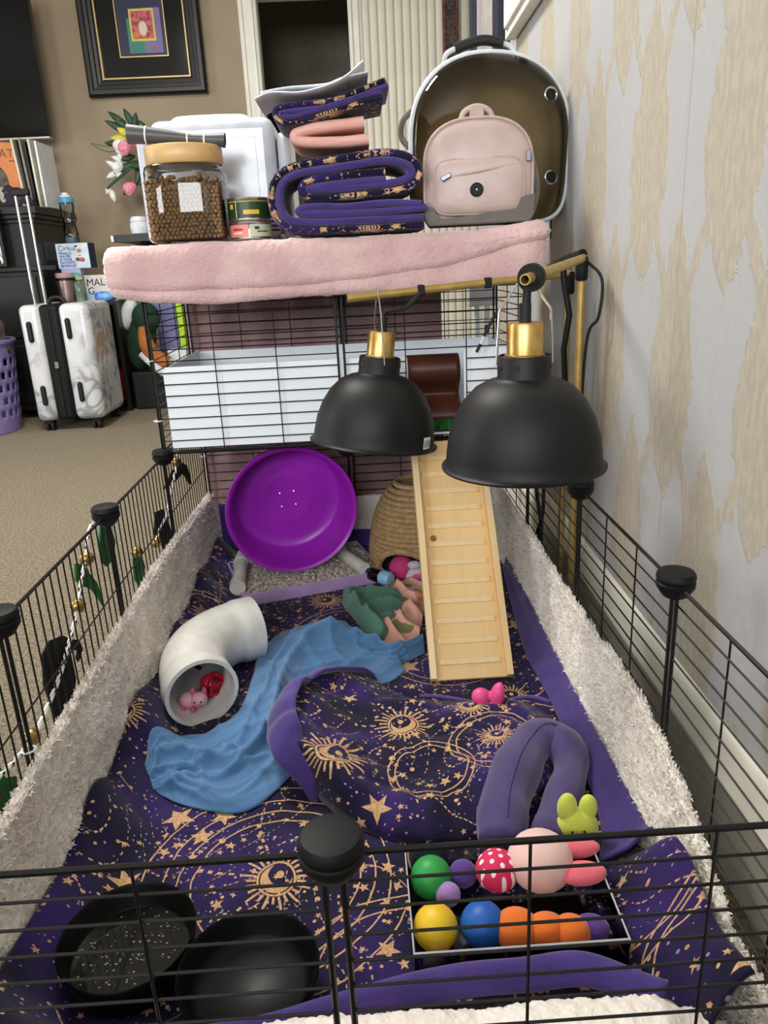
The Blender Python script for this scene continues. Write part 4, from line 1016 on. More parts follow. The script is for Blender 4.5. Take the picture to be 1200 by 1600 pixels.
can(ZB, .0315, .0385, 'coral and pale green can under the dark green can', [(-pi, -1.55, 'canpink'), (-1.5, pi*1.0, 'canpale')], [(-2.1, .012, .5, .002, 'white'), (-2.1, .018, .6, .003, 'red'), (-1.15, .020, .22, .005, 'navy'), (-.85, .014, .6, .002, 'candark')])
cc = can(ZB+.0317, .040, .0385, 'dark green labelled can standing on the coral can', [(-pi, pi*1.0, 'candark')], [(-1.35, .015, .75, .0075, 'yellow_ink'), (-2.35, .025, .20, .008, 'yellow_ink'), (-2.08, .020, .03, .028, 'white'), (-1.5, .033, 2.4, .0012, 'yellow_ink')])
def curved_text(s, rr_, a0, da, z, size, mt_, par):
    for i, ch in enumerate(s):
        if ch == ' ': continue
        a = a0+da*i; text('letter', ch, size, mt_, par, (rr_*cos(a), rr_*sin(a), z), (pi/2, 0, a+pi/2), .0002, 'CENTER')
curved_text('FANCY', .0388, -1.80, .14, .0255, .008, M['yellow_ink'], cc) if False else None
# folded throws
def ribbon(path, y0, y1, th, name, mt_, par, off=0, n=90, uvk=None):
    pts = crom([(a, 0, b) for a, b in path], n); prof = []
    nrm = []
    for i in range(n):
        t = pts[min(i+1, n-1)]-pts[max(i-1, 0)]; t.normalize(); nrm.append(Vector((-t.z, 0, t.x)))
    s = [0]
    for a, b in zip(pts, pts[1:]): s.append(s[-1]+(b-a).length)
    m = MB(); up = [p+k*(off+th/2) for p, k in zip(pts, nrm)]; dn = [p+k*(off-th/2) for p, k in zip(pts, nrm)]
    loop = up+dn[::-1]; L = s+s[::-1]; k = len(loop); m.uv = []
    rows_ = [(y0, .75), (y0+.003, .30), (y0+.008, .06), (y0+.02, 0), ((y0+y1)/2, 0), (y1-.01, 0), (y1, .6)]; ny = len(rows_)
    for y, shr in rows_:
        for i, p in enumerate(loop):
            ii = i if i < n else 2*n-1-i; c = pts[ii]+nrm[ii]*off; q = p+(c-p)*shr
            m.v.append((q.x, y+.004*nz(q.x*30, q.z*30), q.z)); m.uv.append((L[i], y+(th*(1-shr) if i < n else 0)))
    m.f = [(j*k+i, j*k+(i+1) % k, (j+1)*k+(i+1) % k, (j+1)*k+i) for j in range(ny-1) for i in range(k)]+[tuple(range(k))[::-1], tuple(range((ny-1)*k, ny*k))]
    return m.build(name, mt_, par, ang=60)
FM = [('sun', .10, .02, .035, .4), ('sun', .28, .0, .03, 1.4), ('star', .18, .0, .012, .2), ('star', .42, 0, .014, .7), ('sun', .50, .0, .03, 2), ('star', .35, .0, .01, .4), ('sun', .70, 0, .03, 1), ('star', .62, 0, .014, 1), ('star', .80, 0, .012, 0), ('star', .05, 0, .012, .1)]
M['print3'] = m_print('folded_celestial_fleece', FM, dens=1.6)
ft = thing('folded_throw', 'purple celestial fleece throw folded in loops on the pink blanket', 'blanket', (.028, 1.06, ZB))
path = [(.135, .010), (.06, .009), (-.06, .010), (-.112, .020), (-.126, .052), (-.116, .086), (-.08, .102), (0, .110), (.07, .116), (.112, .106), (.122, .084), (.096, .070), (.03, .064), (-.04, .062), (-.070, .066), (-.060, .078), (.02, .084), (.07, .086)]
path = [(a, b*1.02+.007) for a, b in path]
ribbon(path, 0, .19, .0135, 'print_face', M['print3'], ft, .0070, 160); ribbon(path, -.003, .188, .0135, 'plush_lining', M['purple'], ft, -.0066, 160)
path2 = [(.140, .034), (.06, .030), (-.03, .030), (-.085, .034), (-.07, .043), (0, .041), (.07, .044), (.132, .040)]
path2 = [(a, b+.006) for a, b in path2]
ribbon(path2, -.004, .185, .013, 'inner_fold', M['purple'], ft, 0, 60)
pf2 = thing('folded_cloth', 'peach pink flannel folded between the two purple fleeces', 'blanket', (.02, 1.075, ZB+.150))
ribbon([(.052, .006), (-.01, .004), (-.068, .008), (-.074, .020), (-.04, .028), (.045, .034)], 0, .15, .019, 'fold', M['pink_flannel'], pf2, 0, 50)
ft2 = thing('folded_throw', 'small purple celestial fleece folded slantwise on the peach flannel', 'blanket', (.012, 1.065, ZB+.182))
p3 = [(.085, .036), (.04, .028), (-.02, .014), (-.065, .004), (-.092, .004), (-.10, .018), (-.085, .030), (-.03, .034), (.03, .046), (.09, .062), (.112, .060), (.110, .048), (.085, .042)]
p3 = [(.085, .040), (.04, .032), (-.02, .018), (-.065, .008), (-.088, .010), (-.092, .022), (-.06, .026), (0, .030), (.05, .044), (.095, .058)]
ribbon(p3, 0, .15, .010, 'print_face', M['print3'], ft2, .0052, 90); ribbon(p3, -.003, .148, .009, 'plush_lining', M['purple'], ft2, -.0046, 90)
wt = thing('folded_cloth', 'white cotton cloth draped on the slanted purple fleece', 'cloth', (.0, 1.055, ZB+.226))
ribbon([(-.118, -.004), (-.09, .004), (-.03, .004), (.03, .020), (.068, .045)], 0, .15, .005, 'fold', M['offwhite'], wt, 0, 40); ribbon([(-.108, .006), (-.06, .012), (0, .014), (.03, .022), (.075, .030)], .006, .15, .005, 'fold', M['offwhite'], wt, 0, 40)

# ---- small backpack
def arch_outline(w_, hh, rb_, rt, n=64, sq_=2.6):
    pts = []
    for k in range(n):
        a = 2*pi*k/n; c, s = cos(a), sin(a); p = sq_ if s > 0 else 6.0
        pts.append((w_*math.copysign(abs(c)**(2/p), c), hh/2+hh/2*math.copysign(abs(s)**(2/p), s)))
    return pts
def puff(outline, rows, zc, clip=None):
    b = MB(); n = len(outline); vs = []
    for y, k in rows: vs += [(x*k, y, zc+(z-zc)*k) for x, z in outline]
    fs = [(j*n+i, j*n+(i+1) % n, (j+1)*n+(i+1) % n, (j+1)*n+i) for j in range(len(rows)-1) for i in range(n)]
    return b.add(vs, fs+[tuple(range(n))[::-1], tuple(range((len(rows)-1)*n, len(rows)*n))])
bp_ = thing('mini_backpack', 'small blush satin backpack leaning on the clear bubble carrier', 'backpack', (.268, 1.122, ZB+.009), rz=-.10)
OL = arch_outline(.098, .176, 0, 0)
puff(OL, [(-.052, .05), (-.050, .45), (-.046, .72), (-.041, .88), (-.034, .965), (-.026, 1.0), (.030, 1.0), (.040, .97), (.046, .90), (.048, .3)], .085).build('body', M['pink_nylon'], bp_, ang=60)
MB().tube([(x*.985, -.034, .085+(z-.085)*.985) for x, z in OL], .0028, 6, closed=True).build('piping', mat('blush_piping', '#b9a29b', .6), bp_)
OB = [(x, min(z, .034)) for x, z in OL]
b_ = MB(); n = len(OL)
low_ = [(x*1.012, z) for x, z in OL if z < .040]
low_.sort(key=lambda p: atan2(p[1]-.04, p[0]))
bot = [(-.0985, .036), (-.0985, .012), (-.090, -.001), (.090, -.001), (.0985, .012), (.0995, .046), (.074, .040), (.068, .022), (0, .016), (-.072, .010), (-.08, .030)]
MB().prism(bot, .098, 'y', (0, -.0575, 0)).build('bottom_panel', M['grey_cloth'], bp_, bevel=.003)
PK = [(x*.82, .016+z*.53) for x, z in arch_outline(.098, .176, 0, 0, 64, 5)]
puff(PK, [(-.057, .3), (-.0565, .7), (-.054, .92), (-.049, .985), (-.044, 1.0), (-.036, 1.0)], .062).build('front_pocket', M['pink_nylon'], bp_, ang=60)
MB().tube([(x*.99, -.049, .062+(z-.062)*.99) for x, z in PK], .0018, 6, closed=True).build('pocket_piping', bpy.data.materials['blush_piping'], bp_)
MB().tube([(-.072, -.052, .076), (0, -.0585, .086), (.070, -.052, .096)], .0026, 6).build('zipper', bpy.data.materials['blush_piping'], bp_)
for x, z in ((-.058, .079), (.088, .108)):
    zp = MB().b2(-.009, .009, -.003, .003, -.004, .004).build('zip_pull', mat('gunmetal', '#6a6c70', .3, metal=.9) if 'gunmetal' not in bpy.data.materials else bpy.data.materials['gunmetal'], bp_, (x, -.062 if x < 0 else -.045, z), rot=(0, (-.45 if x < 0 else pi/2), 0), bevel=.001, smooth=False)
MB().lathe([(0, .004), (.0100, .004), (.0118, .002), (.0118, 0)], 28, axisM((0, 0, 0), (0, -1, 0)), capa=False).build('badge', M['black_plastic'], bp_, (-.004, -.0575, .056))
MB().ball((0, 0, 0), (.0018, .001, .0026), 10, 8).build('badge_mark', M['steel'], bp_, (-.004, -.0622, .056))
MB().tube(crom([(-.030, 0, .172), (-.022, 0, .190), (0, 0, .198), (.022, 0, .190), (.030, 0, .172)], 20), .005, 8).build('carry_loop', M['pink_nylon'], bp_)
MB().b2(-.013, .013, -.008, .008, .180, .195).build('loop_sleeve', bpy.data.materials['blush_piping'], bp_, smooth=False, bevel=.003)
MB().tube(crom([(.098, .0, .11), (.105, -.01, .08), (.108, -.005, .05), (.102, .0, .02)], 16), .006, 8).build('side_seam', M['grey_cloth'], bp_)
# ---- bubble pet carrier
cr = thing('bubble_carrier', 'pet backpack with a big smoky see-through dome and pale rim on the loft top', 'pet carrier', (.304, 1.225, ZB+.018), rot=(-.04, .045, 0))
CL = [(x, z) for x, z in arch_outline(.152, .298, 0, 0, 80, 2.3)]; ZC = .149
rows = [(0, 1.0), (-.018, .985), (-.036, .93), (-.052, .82), (-.064, .64), (-.071, .42), (-.074, .2), (-.075, .03)]
b_ = MB(); n = 80; vs = []
for y, k in rows: vs += [(x*k, y*.55, ZC+(z-ZC)*k) for x, z in CL]
b_.add(vs, [(j*n+i, j*n+(i+1) % n, (j+1)*n+(i+1) % n, (j+1)*n+i) for j in range(len(rows)-1) for i in range(n)]+[tuple(range((len(rows)-1)*n, len(rows)*n))])
b_.build('dome', M['smoke'], cr, ang=180)
MB().tube([(x, 0, z) for x, z in CL], .0065, 10, closed=True).build('rim_piping', M['grey_trim'], cr)
b_ = MB(); rows = [(.004, .995), (.10, .97), (.135, .93), (.15, .85), (.152, .02)]; vs = []
for y, k in rows: vs += [(x*k, y, ZC+(z-ZC)*k) for x, z in CL]
b_.add(vs, [(j*n+i, j*n+(i+1) % n, (j+1)*n+(i+1) % n, (j+1)*n+i) for j in range(len(rows)-1) for i in range(n)]+[tuple(range((len(rows)-1)*n, len(rows)*n))])
b_.build('back_shell', mat('taupe_lining', '#b0a48c', .7, col2='#9c9078', scale=6), cr, ang=60, solid=.003)
MB().tube(crom([(-.090, .03, .285), (-.080, .02, .305), (-.02, .02, .322), (.03, .02, .318), (.048, .02, .300)], 24), .0048, 8).build('handle_strap', M['grey_trim'], cr)
MB().tube(crom([(-.070, .02, .310), (-.02, .02, .3245), (.022, .02, .320)], 16), .0095, 10).build('handle_grip', M['black_rubber'], cr)
for x, z, y in ((.116, .078, -.0285), (.108, .222, -.0265)):
    MB().tube([(x+.012*cos(q*pi/10), y+.004*cos(q*pi/10), z+.012*sin(q*pi/10)) for q in range(20)], .0022, 8, closed=True).build('vent_ring', M['steel'], cr); MB().lathe([(0, 0), (.0105, 0)], 20, axisM((x, y, z), (.3, -1, 0)), capa=False, capb=False).build('vent_mesh', M['black_plastic'], cr)
MB().tube(crom([(-.150, .09, .15), (-.166, .10, .17), (-.164, .10, .20), (-.145, .10, .22)], 14), .006, 8).build('shoulder_strap', M['grey_cloth'], cr); MB().tube([(.135, .03, .015), (.136, .025, -.03)], .0018, 6).build('zip_cord', M['black_rubber'], cr)

# ================================================================== LAMP STAND AND HEAT LAMPS
ls = thing('lamp_stand', 'gold tube stand with two arms rising between the cage and the wallpaper', 'stand', (.412, .98, 0))
def seg(pts, r_, nm, mt_, n=12): return MB().tube(pts, r_, n).build(nm, M[mt_], ls, w=True)
seg([(.412, .935, .004), (.414, .935, .692)], .0068, 'pole', 'brass_paint'); seg([(.414, 1.02, .004), (.414, 1.02, .664)], .0068, 'pole', 'brass_paint')
pp = pipe([Vector((.2480, .612, .673)), Vector((.415, .935, .693))], .0070, .0054, 20).build('arm', M['brass_paint'], ls, w=True)
seg([(.020, .945, .647), (.414, 1.012, .668)], .0066, 'arm', 'brass_paint')
MB().lathe([(.0, -.008), (.017, -.008), (.018, -.005), (.018, .005), (.017, .008), (0, .008)], 28, axisM((.2640, .645, .6745), (.46, .888, .05)), False, False).build('end_clamp', M['black_plastic'], ls, w=True)
for c, d, r_ in (((.412, .930, .680), (0, 0, 1), .0105), ((.414, 1.015, .655), (0, 0, 1), .0105)): MB().lathe([(r_*.8, -.022), (r_, -.018), (r_, .012), (r_*.9, .016)], 16, axisM(c, d)).build('joint', M['black_plastic'], ls, w=True)
seg([(.395, .985, .682), (.398, .985, .655), (.406, .975, .60), (.402, .99, .54), (.410, 1.0, .45), (.408, 1.0, .30)], .0055, 'brace', 'black_plastic', 8)
seg([(.415, .935, .70), (.398, .99, .690), (.372, .995, .676)], .0085, 'joint', 'black_plastic', 8)
for k in (.32, .62): MB().b2(-.006, .006, -.009, .009, -.009, .009).build('cord_clip', M['black_plastic'], ls, (.020+.394*k-.412, .945+.067*k-.98, .647+.021*k), smooth=False, bevel=.002)
MB().tube(crom([(.418, .93, .69), (.437, .90, .66), (.434, .90, .60), (.424, .93, .55), (.423, .95, .30), (.423, .96, .02)], 40), .0028, 6).build('power_cord', M['black_rubber'], ls, w=True)
MB().tube(crom([(.385, 1.05, .30), (.387, 1.059, .208), (.389, 1.109, .149), (.388, 1.094, .112), (.388, 1.028, .096), (.39, 1.0, .02)], 40), .0036, 6).build('power_cord', M['black_rubber'], ls, w=True)
MB().tube(crom([(.39, 1.14, .30), (.391, 1.133, .234), (.39, 1.101, .195), (.391, 1.087, .157), (.39, 1.10, .02)], 30), .004, 6).build('power_cord', M['black_rubber'], ls, w=True)
for a, c in (((.408, .935, 0), (.408, .80, 0)), ((.412, 1.02, 0), (.412, 1.16, 0))): MB().b2(-.012, .012, 0, .12, .0, .010).build('foot', M['black_plastic'], ls, (a[0]-.412, min(a[1], c[1])-.98+.01, 0), smooth=False)
def lamp(loc, rot, label, cord, sticker=False):
    L = thing('heat_lamp', label, 'lamp', loc, rot=rot, group='dome heat lamps'); L.scale = (.98, .98, .93)
    prof = [(.1165, -.002), (.1170, .0005), (.1130, .0020), (.1105, .006), (.1095, .020), (.1060, .046), (.0980, .073), (.0850, .098), (.0680, .117), (.0500, .127), (.0385, .130), (.0370, .133), (.0370, .160), (.0350, .163), (.0340, .163), (.0340, .133), (.0480, .124), (.0660, .114), (.0830, .095), (.0960, .071), (.1040, .045), (.1075, .020), (.1090, .006), (.1165, -.002)]
    MB().lathe(prof, 72, capa=False, capb=False).build('shade', M['black_matte'], L, ang=50)
    MB().lathe([(.0345, .158), (.0250, .163), (.0245, .166), (.0245, .206), (.0230, .209), (0, .209)], 40, capa=False, capb=False).build('socket', M['brass'], L, ang=50)
    MB().lathe([(.0260, .160), (.0275, .161), (.0275, .164), (.0260, .165)], 32).build('socket_ring', M['brass'], L)
    for k in range(8): MB().lathe([(0, .0005), (.0038, .0005), (.0042, 0)], 12, axisM((.0372*cos(k*pi/4+.3), .0372*sin(k*pi/4+.3), .148), (cos(k*pi/4+.3), sin(k*pi/4+.3), 0)), capa=False).build('vent_hole', M['black'], L)
    MB().ball((0, 0, .045), (.030, .030, .038)).build('bulb', mat('frosted_bulb', '#e8e6e0', .3) if 'frosted_bulb' not in bpy.data.materials else bpy.data.materials['frosted_bulb'], L)
    MB().tube([(0, 0, .205), (0, 0, .235)], .0085, 12).build('strain_relief', M['black_rubber'], L)
    return L
l2 = lamp((.2560, .645, .4240), (0, 0, 0), 'black dome heat lamp hung from the round clamp at the open arm end', None)
for s in (-1, 1): MB().tube([(s*.0385, 0, .150), (s*.0375, 0, .180), (s*.0350, 0, .222), (s*.0345, 0, .226), (s*.0330, 0, .229), (s*.0100, 0, .262)], .0017, 6).build('bail_wire', M['steel'], l2)
MB().tube([(0, 0, .230), (.003, .0, .268)], .0050, 10).build('lamp_cord', M['black_rubber'], l2)
l1 = lamp((.0520, .955, .3960), (0, .13, .3), 'black dome heat lamp with a barcode sticker hung midway along the gold arm', None)
ir = l1.matrix_basis.inverted() if False else Matrix.Translation(l1.location)@l1.rotation_euler.to_matrix().to_4x4()@Matrix.Diagonal((.98, .98, .93, 1))
iv = ir.inverted()
for s in (-1, 1):
    a = Vector((s*.004, -.0385 if s < 0 else .0385, .150)); top_ = iv@Vector((.071, .954+s*.003, .665))
    MB().tube([a, a*.35+top_*.65+Vector((0, s*.006, 0)), top_], .0013, 6).build('bail_wire', M['steel'], l1)
MB().tube(crom([Vector((0, 0, .230)), Vector((.004, 0, .245)), iv@Vector((.118, .952, .628)), iv@Vector((.150, .962, .655))], 20), .0042, 8).build('lamp_cord', M['black_rubber'], l1)
MB().grid(lambda u, v: (.1118*cos(-1.02+.20*u), .1118*sin(-1.02+.20*u), .006+.022*v), 8, 3).build('sticker', M['white'], l1, ang=180)
for k in range(9): MB().grid(lambda u, v: (.1123*cos(-1.005+.019*k+.006*u), .1123*sin(-1.005+.019*k+.006*u), .009+.014*v), 2, 2).build('barcode_bar', M['black'], l1, ang=180)

# ================================================================== GARLAND ON THE LEFT GRID
GX = -.3725
gl = thing('felt_garland', 'black and white cord garland with brass bells and felt shapes outside the open side grid', 'garland', (GX, .8, 0))
def cord(pts, jig=0):
    c = crom([(GX-.004, y, z) for y, z in pts], 90); b = MB(); b.tube(c, .0030, 8, cap=False); s = 0; b.uv = []
    for i in range(90):
        if i: s += (c[i]-c[i-1]).length
        for k in range(8): b.uv.append((s*45, k/8))
    b.build('cord', M['cord_white'], gl, w=True)
cord([(1.27, .333), (1.231, .300), (1.152, .258), (1.103, .232), (1.033, .222), (1.004, .207)])
cord([(.784, .32), (.751, .339), (.705, .352), (.676, .34), (.655, .315), (.626, .295), (.599, .266), (.552, .238), (.499, .211), (.448, .196), (.405, .187), (.353, .191), (.316, .198)])
for y, z in ((1.237, .31), (1.005, .209), (.883, .237), (.658, .314), (.599, .267), (.401, .19)):
    be = MB().ball((0, 0, 0), .0105, 18, 12).build('bell', M['bell'], gl, (-.004, y-.8, z), ang=180)
FS = {'blackfelt': [[(.484, .256), (.508, .261), (.547, .248), (.569, .231), (.595, .216), (.600, .199), (.580, .190), (.576, .198), (.585, .205), (.572, .212), (.559, .223), (.561, .174), (.541, .156), (.515, .163), (.482, .150), (.478, .181), (.47, .219)],
      [(1.052, .256), (1.11, .244), (1.127, .214), (1.153, .168), (1.11, .15), (1.068, .171), (1.053, .202), (1.021, .22)], [(1.13, .279), (1.217, .296), (1.312, .29), (1.356, .27), (1.379, .221), (1.358, .224), (1.311, .266), (1.231, .268)]],
      'leafgreen': [[(.75, .332), (.794, .313), (.802, .288), (.784, .267), (.748, .265), (.73, .28), (.73, .31)], [(.63, .318), (.664, .304), (.672, .286), (.695, .26), (.701, .242), (.708, .213), (.686, .243), (.667, .264), (.636, .281), (.622, .297)],
      [(.878, .227), (.923, .215), (.935, .188), (.909, .174), (.889, .17), (.867, .192)], [(.319, .205), (.335, .198), (.34, .18), (.361, .167), (.361, .146), (.324, .148), (.298, .16)]]}
for k, L in FS.items():
    for poly in L: MB().prism([(y-.8, z) for y, z in poly], .0028, 'x', (-.012, 0, 0)).build('felt_shape', M[k], gl, smooth=False)
# ================================================================== WALL HANGINGS
def frame_ring(x0, x1, z0, z1, w_, d, y, nm, mt_, par, prof=None):
    """mitred frame ring in the XZ plane, profile given as (inset, y) steps"""
    prof = prof or [(0, 0), (0, -d), (w_, -d), (w_, 0)]
    b = MB(); vs = []
    for ins, yy in prof: vs += [(x0+ins, y+yy, z0+ins), (x1-ins, y+yy, z0+ins), (x1-ins, y+yy, z1-ins), (x0+ins, y+yy, z1-ins)]
    m = len(prof); fs = [(j*4+i, j*4+(i+1) % 4, ((j+1) % m)*4+(i+1) % 4, ((j+1) % m)*4+i) for j in range(m) for i in range(4)]
    return b.add(vs, fs).build(nm, M[mt_], par, smooth=False)
ar = thing('framed_art', 'square print in a wide stepped black frame with gilt lines on the tan wall', 'picture', (-1.002, 4.2, 1.60))
frame_ring(-.312, .312, 0, .72, .085, .05, -.002, 'frame', 'black_wood', ar, [(0, 0), (0, -.034), (.012, -.046), (.030, -.046), (.034, -.038), (.052, -.036), (.056, -.028), (.072, -.026), (.076, -.018), (.085, -.016), (.085, 0)])
frame_ring(-.230, .230, .083, .637, .006, .02, -.002, 'gilt_fillet', 'gold', ar); frame_ring(-.127, .127, .182, .56, .005, .016, -.002, 'gilt_fillet', 'gold', ar)
MB().b2(-.225, .225, -.010, -.004, .088, .632).build('mat_board', M['glossblack'], ar, smooth=False)
MB().b2(-.122, .122, -.0125, -.010, .187, .555).build('inner_board', M['navy_print'], ar, smooth=False)
MB().b2(-.072, .010, -.0145, -.0125, .20, .30).build('print_block', M['teal'], ar, smooth=False); MB().b2(.010, .104, -.0145, -.0125, .20, .405).build('print_block', M['violet_print'], ar, smooth=False); MB().b2(-.072, .010, -.0145, -.0125, .30, .36).build('print_block', M['teal'], ar, smooth=False)
MB().b2(-.056, .072, -.0155, -.0145, .255, .402).build('print_border', M['yellow_print'], ar, smooth=False); MB().b2(-.046, .062, -.0165, -.0155, .267, .392).build('print_panel', M['maroon_print'], ar, smooth=False)
MB().ball((.010, -.0168, .312), (.022, .0012, .034), 20, 12).build('print_shape', M['cream_print'], ar, ang=180); MB().ball((-.026, -.0168, .285), (.018, .0010, .014), 16, 10).build('print_shape', M['orange_card'], ar, ang=180)
MB().tube(crom([(.005, -.0155, .215), (.015, -.0155, .235), (.022, -.0155, .218), (.035, -.0155, .226), (.05, -.0155, .22), (.07, -.0155, .232), (.08, -.0155, .215)], 30), .0014, 5).build('scribble', M['gold'], ar)
rf = thing('narrow_picture', 'narrow carved copper red framed panel hanging on the beadboard', 'picture', (.612, 4.19, 1.665))
frame_ring(-.043, .043, 0, .62, .014, .022, -.002, 'frame', 'red_frame', rf); MB().b2(-.03, .03, -.012, -.002, .013, .607).build('panel', mat('carved_dark_panel', '#5a4a40', .6, col2='#2c2420', scale=60, bmp=.5, bscale=80, bdist=.004), rf, smooth=False)
bf = thing('framed_print', 'pale print in a broad midnight blue frame on the papered wall', 'picture', (wx(2.16)-.003, 2.16, 1.02), rz=-WA)
b_ = MB()
for y0, y1, z0, z1 in ((-.29, -.20, 0, .95), (.22, .29, 0, .95), (-.20, .22, 0, .07), (-.20, .22, .88, .95)): b_.b2(-.030, 0, y0, y1, z0, z1)
b_.build('frame', M['navy_frame'], bf, smooth=False); MB().b2(-.014, 0, -.20, .22, .07, .88).build('print_sheet', M['print_grey'], bf, smooth=False)
wf = thing('framed_print', 'white moulded frame high on the papered wall past the wallpaper seam', 'picture', (wx(1.55)-.003, 1.55, 1.215), rz=-WA)
b_ = MB()
for y0, y1, z0, z1 in ((-.36, -.30, 0, .62), (.17, .23, 0, .62), (-.30, .17, 0, .06), (-.30, .17, .56, .62)): b_.b2(-.026, 0, y0, y1, z0, z1)
for y0, y1, z0, z1 in ((-.335, .205, .018, .03), (-.335, .205, .59, .602), (-.335, -.323, .018, .60), (.193, .205, .018, .60)): b_.b2(-.034, -.02, y0, y1, z0, z1)
b_.build('frame', M['white_paint'], wf, smooth=False, bevel=.003); MB().b2(-.010, 0, -.30, .17, .06, .56).build('print_sheet', M['print_grey'], wf, smooth=False)
tv = thing('television', 'flat black television with a silver lower edge mounted on the tan wall', 'television', (-2.05, 4.0, 1.385))
MB().b2(-.55, .56, -.02, .03, .012, .66).build('screen', M['tv'], tv, smooth=False, bevel=.003); MB().b2(-.55, .56, -.024, .02, 0, .011).build('bottom_bezel', M['steel'], tv, smooth=False, bevel=.002); MB().b2(-.15, .15, .03, .2, .2, .45).build('wall_mount', M['black_plastic'], tv, smooth=False)

# ================================================================== THE FAR CORNER BY THE TAN WALL
kb_ = thing('black_cabinet', 'tall black cabinet with a stepped top edge under the television', 'cabinet', (-1.90, 3.90, 0))
MB().b2(-.37, .37, -.24, .28, .04, .99).build('body', M['black_wood'], kb_, smooth=False, bevel=.004)
for k, (o_, z0, z1) in enumerate(((.012, .965, .985), (.026, .985, 1.005), (.040, 1.005, 1.04))): MB().b2(-.37-o_, .37+o_, -.24-o_, .28, z0, z1).build('cornice', M['black_wood'], kb_, smooth=False, bevel=.003)
MB().b2(-.39, .40, -.27, .28, .74, .765).build('moulding', M['black_wood'], kb_, smooth=False, bevel=.004)
MB().b2(.371, .374, -.15, .20, .79, .88).build('side_panel', M['bluegrey'], kb_, smooth=False)
for z0 in (.08, .42): 
    d_ = MB().b2(-.34, .34, -.252, -.24, z0, z0+.30).build('drawer', M['black_wood'], kb_, smooth=False, bevel=.004); MB().b2(-.08, .08, -.268, -.252, z0+.15, z0+.165).build('handle', M['steel'], d_, smooth=False)
cp = thing('crest_plaque', 'black and white patterned plaque leaning on the black cabinet front', 'picture', (-1.77, 3.60, .775))
MB().b2(-.14, .10, -.012, 0, 0, .25).build('panel', M['whitegrey'], cp, smooth=False); frame_ring(-.15, .11, -.008, .258, .014, .02, 0, 'frame', 'black_wood', cp)
# magazines and books on the cabinet
mg = thing('magazine', 'orange covered magazine facing out among the upright books', 'magazine', (-1.655, 3.78, 1.042), rot=(-.05, .06, 0))
MB().b2(-.09, .085, -.004, .004, 0, .305).build('cover', M['orange_card'], mg, smooth=False); text('title', 'LATO', .058, M['brown_ink'], mg, (-.075, -.0045, .235), align='LEFT'); MB().b2(.0, .07, -.0052, -.004, .218, .224).build('subtitle_line', M['brown_ink'], mg, smooth=False)
MB().ball((-.07, -.006, .10), (.06, .004, .10), 20, 14).build('cover_picture', mat('dark_figure_print', '#2c2620', .5, col2='#5a5648', scale=20), mg, ang=180)
for i, (x, hh, mt_, ang_, lab) in enumerate(((-1.585, .315, 'paper', .10, 'thin cream spined book leaning beside the orange magazine'), (-1.567, .31, 'black', .085, 'thin black book between the cream and grey ones'), (-1.552, .315, 'greybook', .07, 'slim grey spined book in the upright row'), (-1.535, .30, 'black', .05, 'black backed book before the wide pale one'), (-1.515, .312, 'paper', .04, 'wide pale green spined book near the cabinet edge'), (-1.487, .302, 'white', .02, 'white spined book at the very edge of the cabinet'))):
    o = MB().b2(-.005, .005, -.10, .12, 0, hh).build('upright_book', M[mt_], loc=(x, 3.86, 1.042), rot=(0, -ang_*.6, 0), smooth=False, bevel=.0015); tag(o, lab, 'book', 'upright books on the black cabinet')
hb = MB().grid(lambda u, v: (-1.84+.32*u, 3.66+.09*v, 1.042+.09*sin(pi*u)**.5*sin(pi*v)**.6*(1+.5*nz(u*7, v*7))), 40, 20).build('patterned_garment', M['camo'], ang=180, solid=.004); tag(hb, 'crumpled black and grey patterned garment heaped on the cabinet top', 'clothing')
# suitcase
su = thing('suitcase', 'white marbled hard shell suitcase with a black zip band on the carpet', 'suitcase', (-1.36, 3.44, 0))
MB().b2(-.160, -.062, -.18, .18, .050, .590).build('shell', M['marble'], su, bevel=.030, seg=4); MB().b2(.020, .160, -.18, .18, .050, .590).build('shell', M['marble'], su, bevel=.034, seg=4)
MB().b2(-.066, .024, -.178, .178, .052, .588).build('zip_band', M['black_plastic'], su, bevel=.02, seg=3); MB().b2(-.024, -.018, -.184, -.176, .07, .57).build('zipper', M['black_metal'], su, smooth=False); MB().b2(-.028, -.010, -.19, -.178, .30, .33).build('zip_lock', M['steel'], su, smooth=False, bevel=.002)
for x, z in ((-.115, .470), (.062, .478), (-.105, .175), (.070, .185)):
    MB().tube([(x, -.182, z-.035), (x, -.182, z+.035)], .013, 10).ball((x, -.182, z+.035), .013, 10, 8).ball((x, -.182, z-.035), .013, 10, 8).build('side_foot', M['black_rubber'], su)
MB().tube(crom([(-.06, -.05, .588), (-.04, -.05, .612), (.0, -.05, .612), (.02, -.05, .588)], 14), .010, 8).build('top_grip', M['black_rubber'], su)
for x in (-.150, -.098): MB().tube([(x, .02, .58), (x, .02, .80)], .0085, 10).build('handle_tube', M['steel'], su); MB().tube([(x, .02, .80), (x, .02, 1.075)], .0068, 10).build('handle_tube', M['steel'], su)
MB().b2(-.165, -.083, .005, .035, 1.07, 1.10).build('handle_grip', M['black_rubber'], su, bevel=.006)
for x in (-.115, .11):
    for y in (-.14, .14):
        cw = MB().b2(-.022, .022, -.02, .02, .030, .056).build('castor', M['black_plastic'], su, (x, y, 0), bevel=.004)
        for s in (-1, 1): MB().lathe([(.020, -.007), (.023, -.004), (.023, .004), (.020, .007)], 18, axisM((s*.013, 0, .0235), (1, 0, 0))).build('wheel', M['black_rubber'], cw)
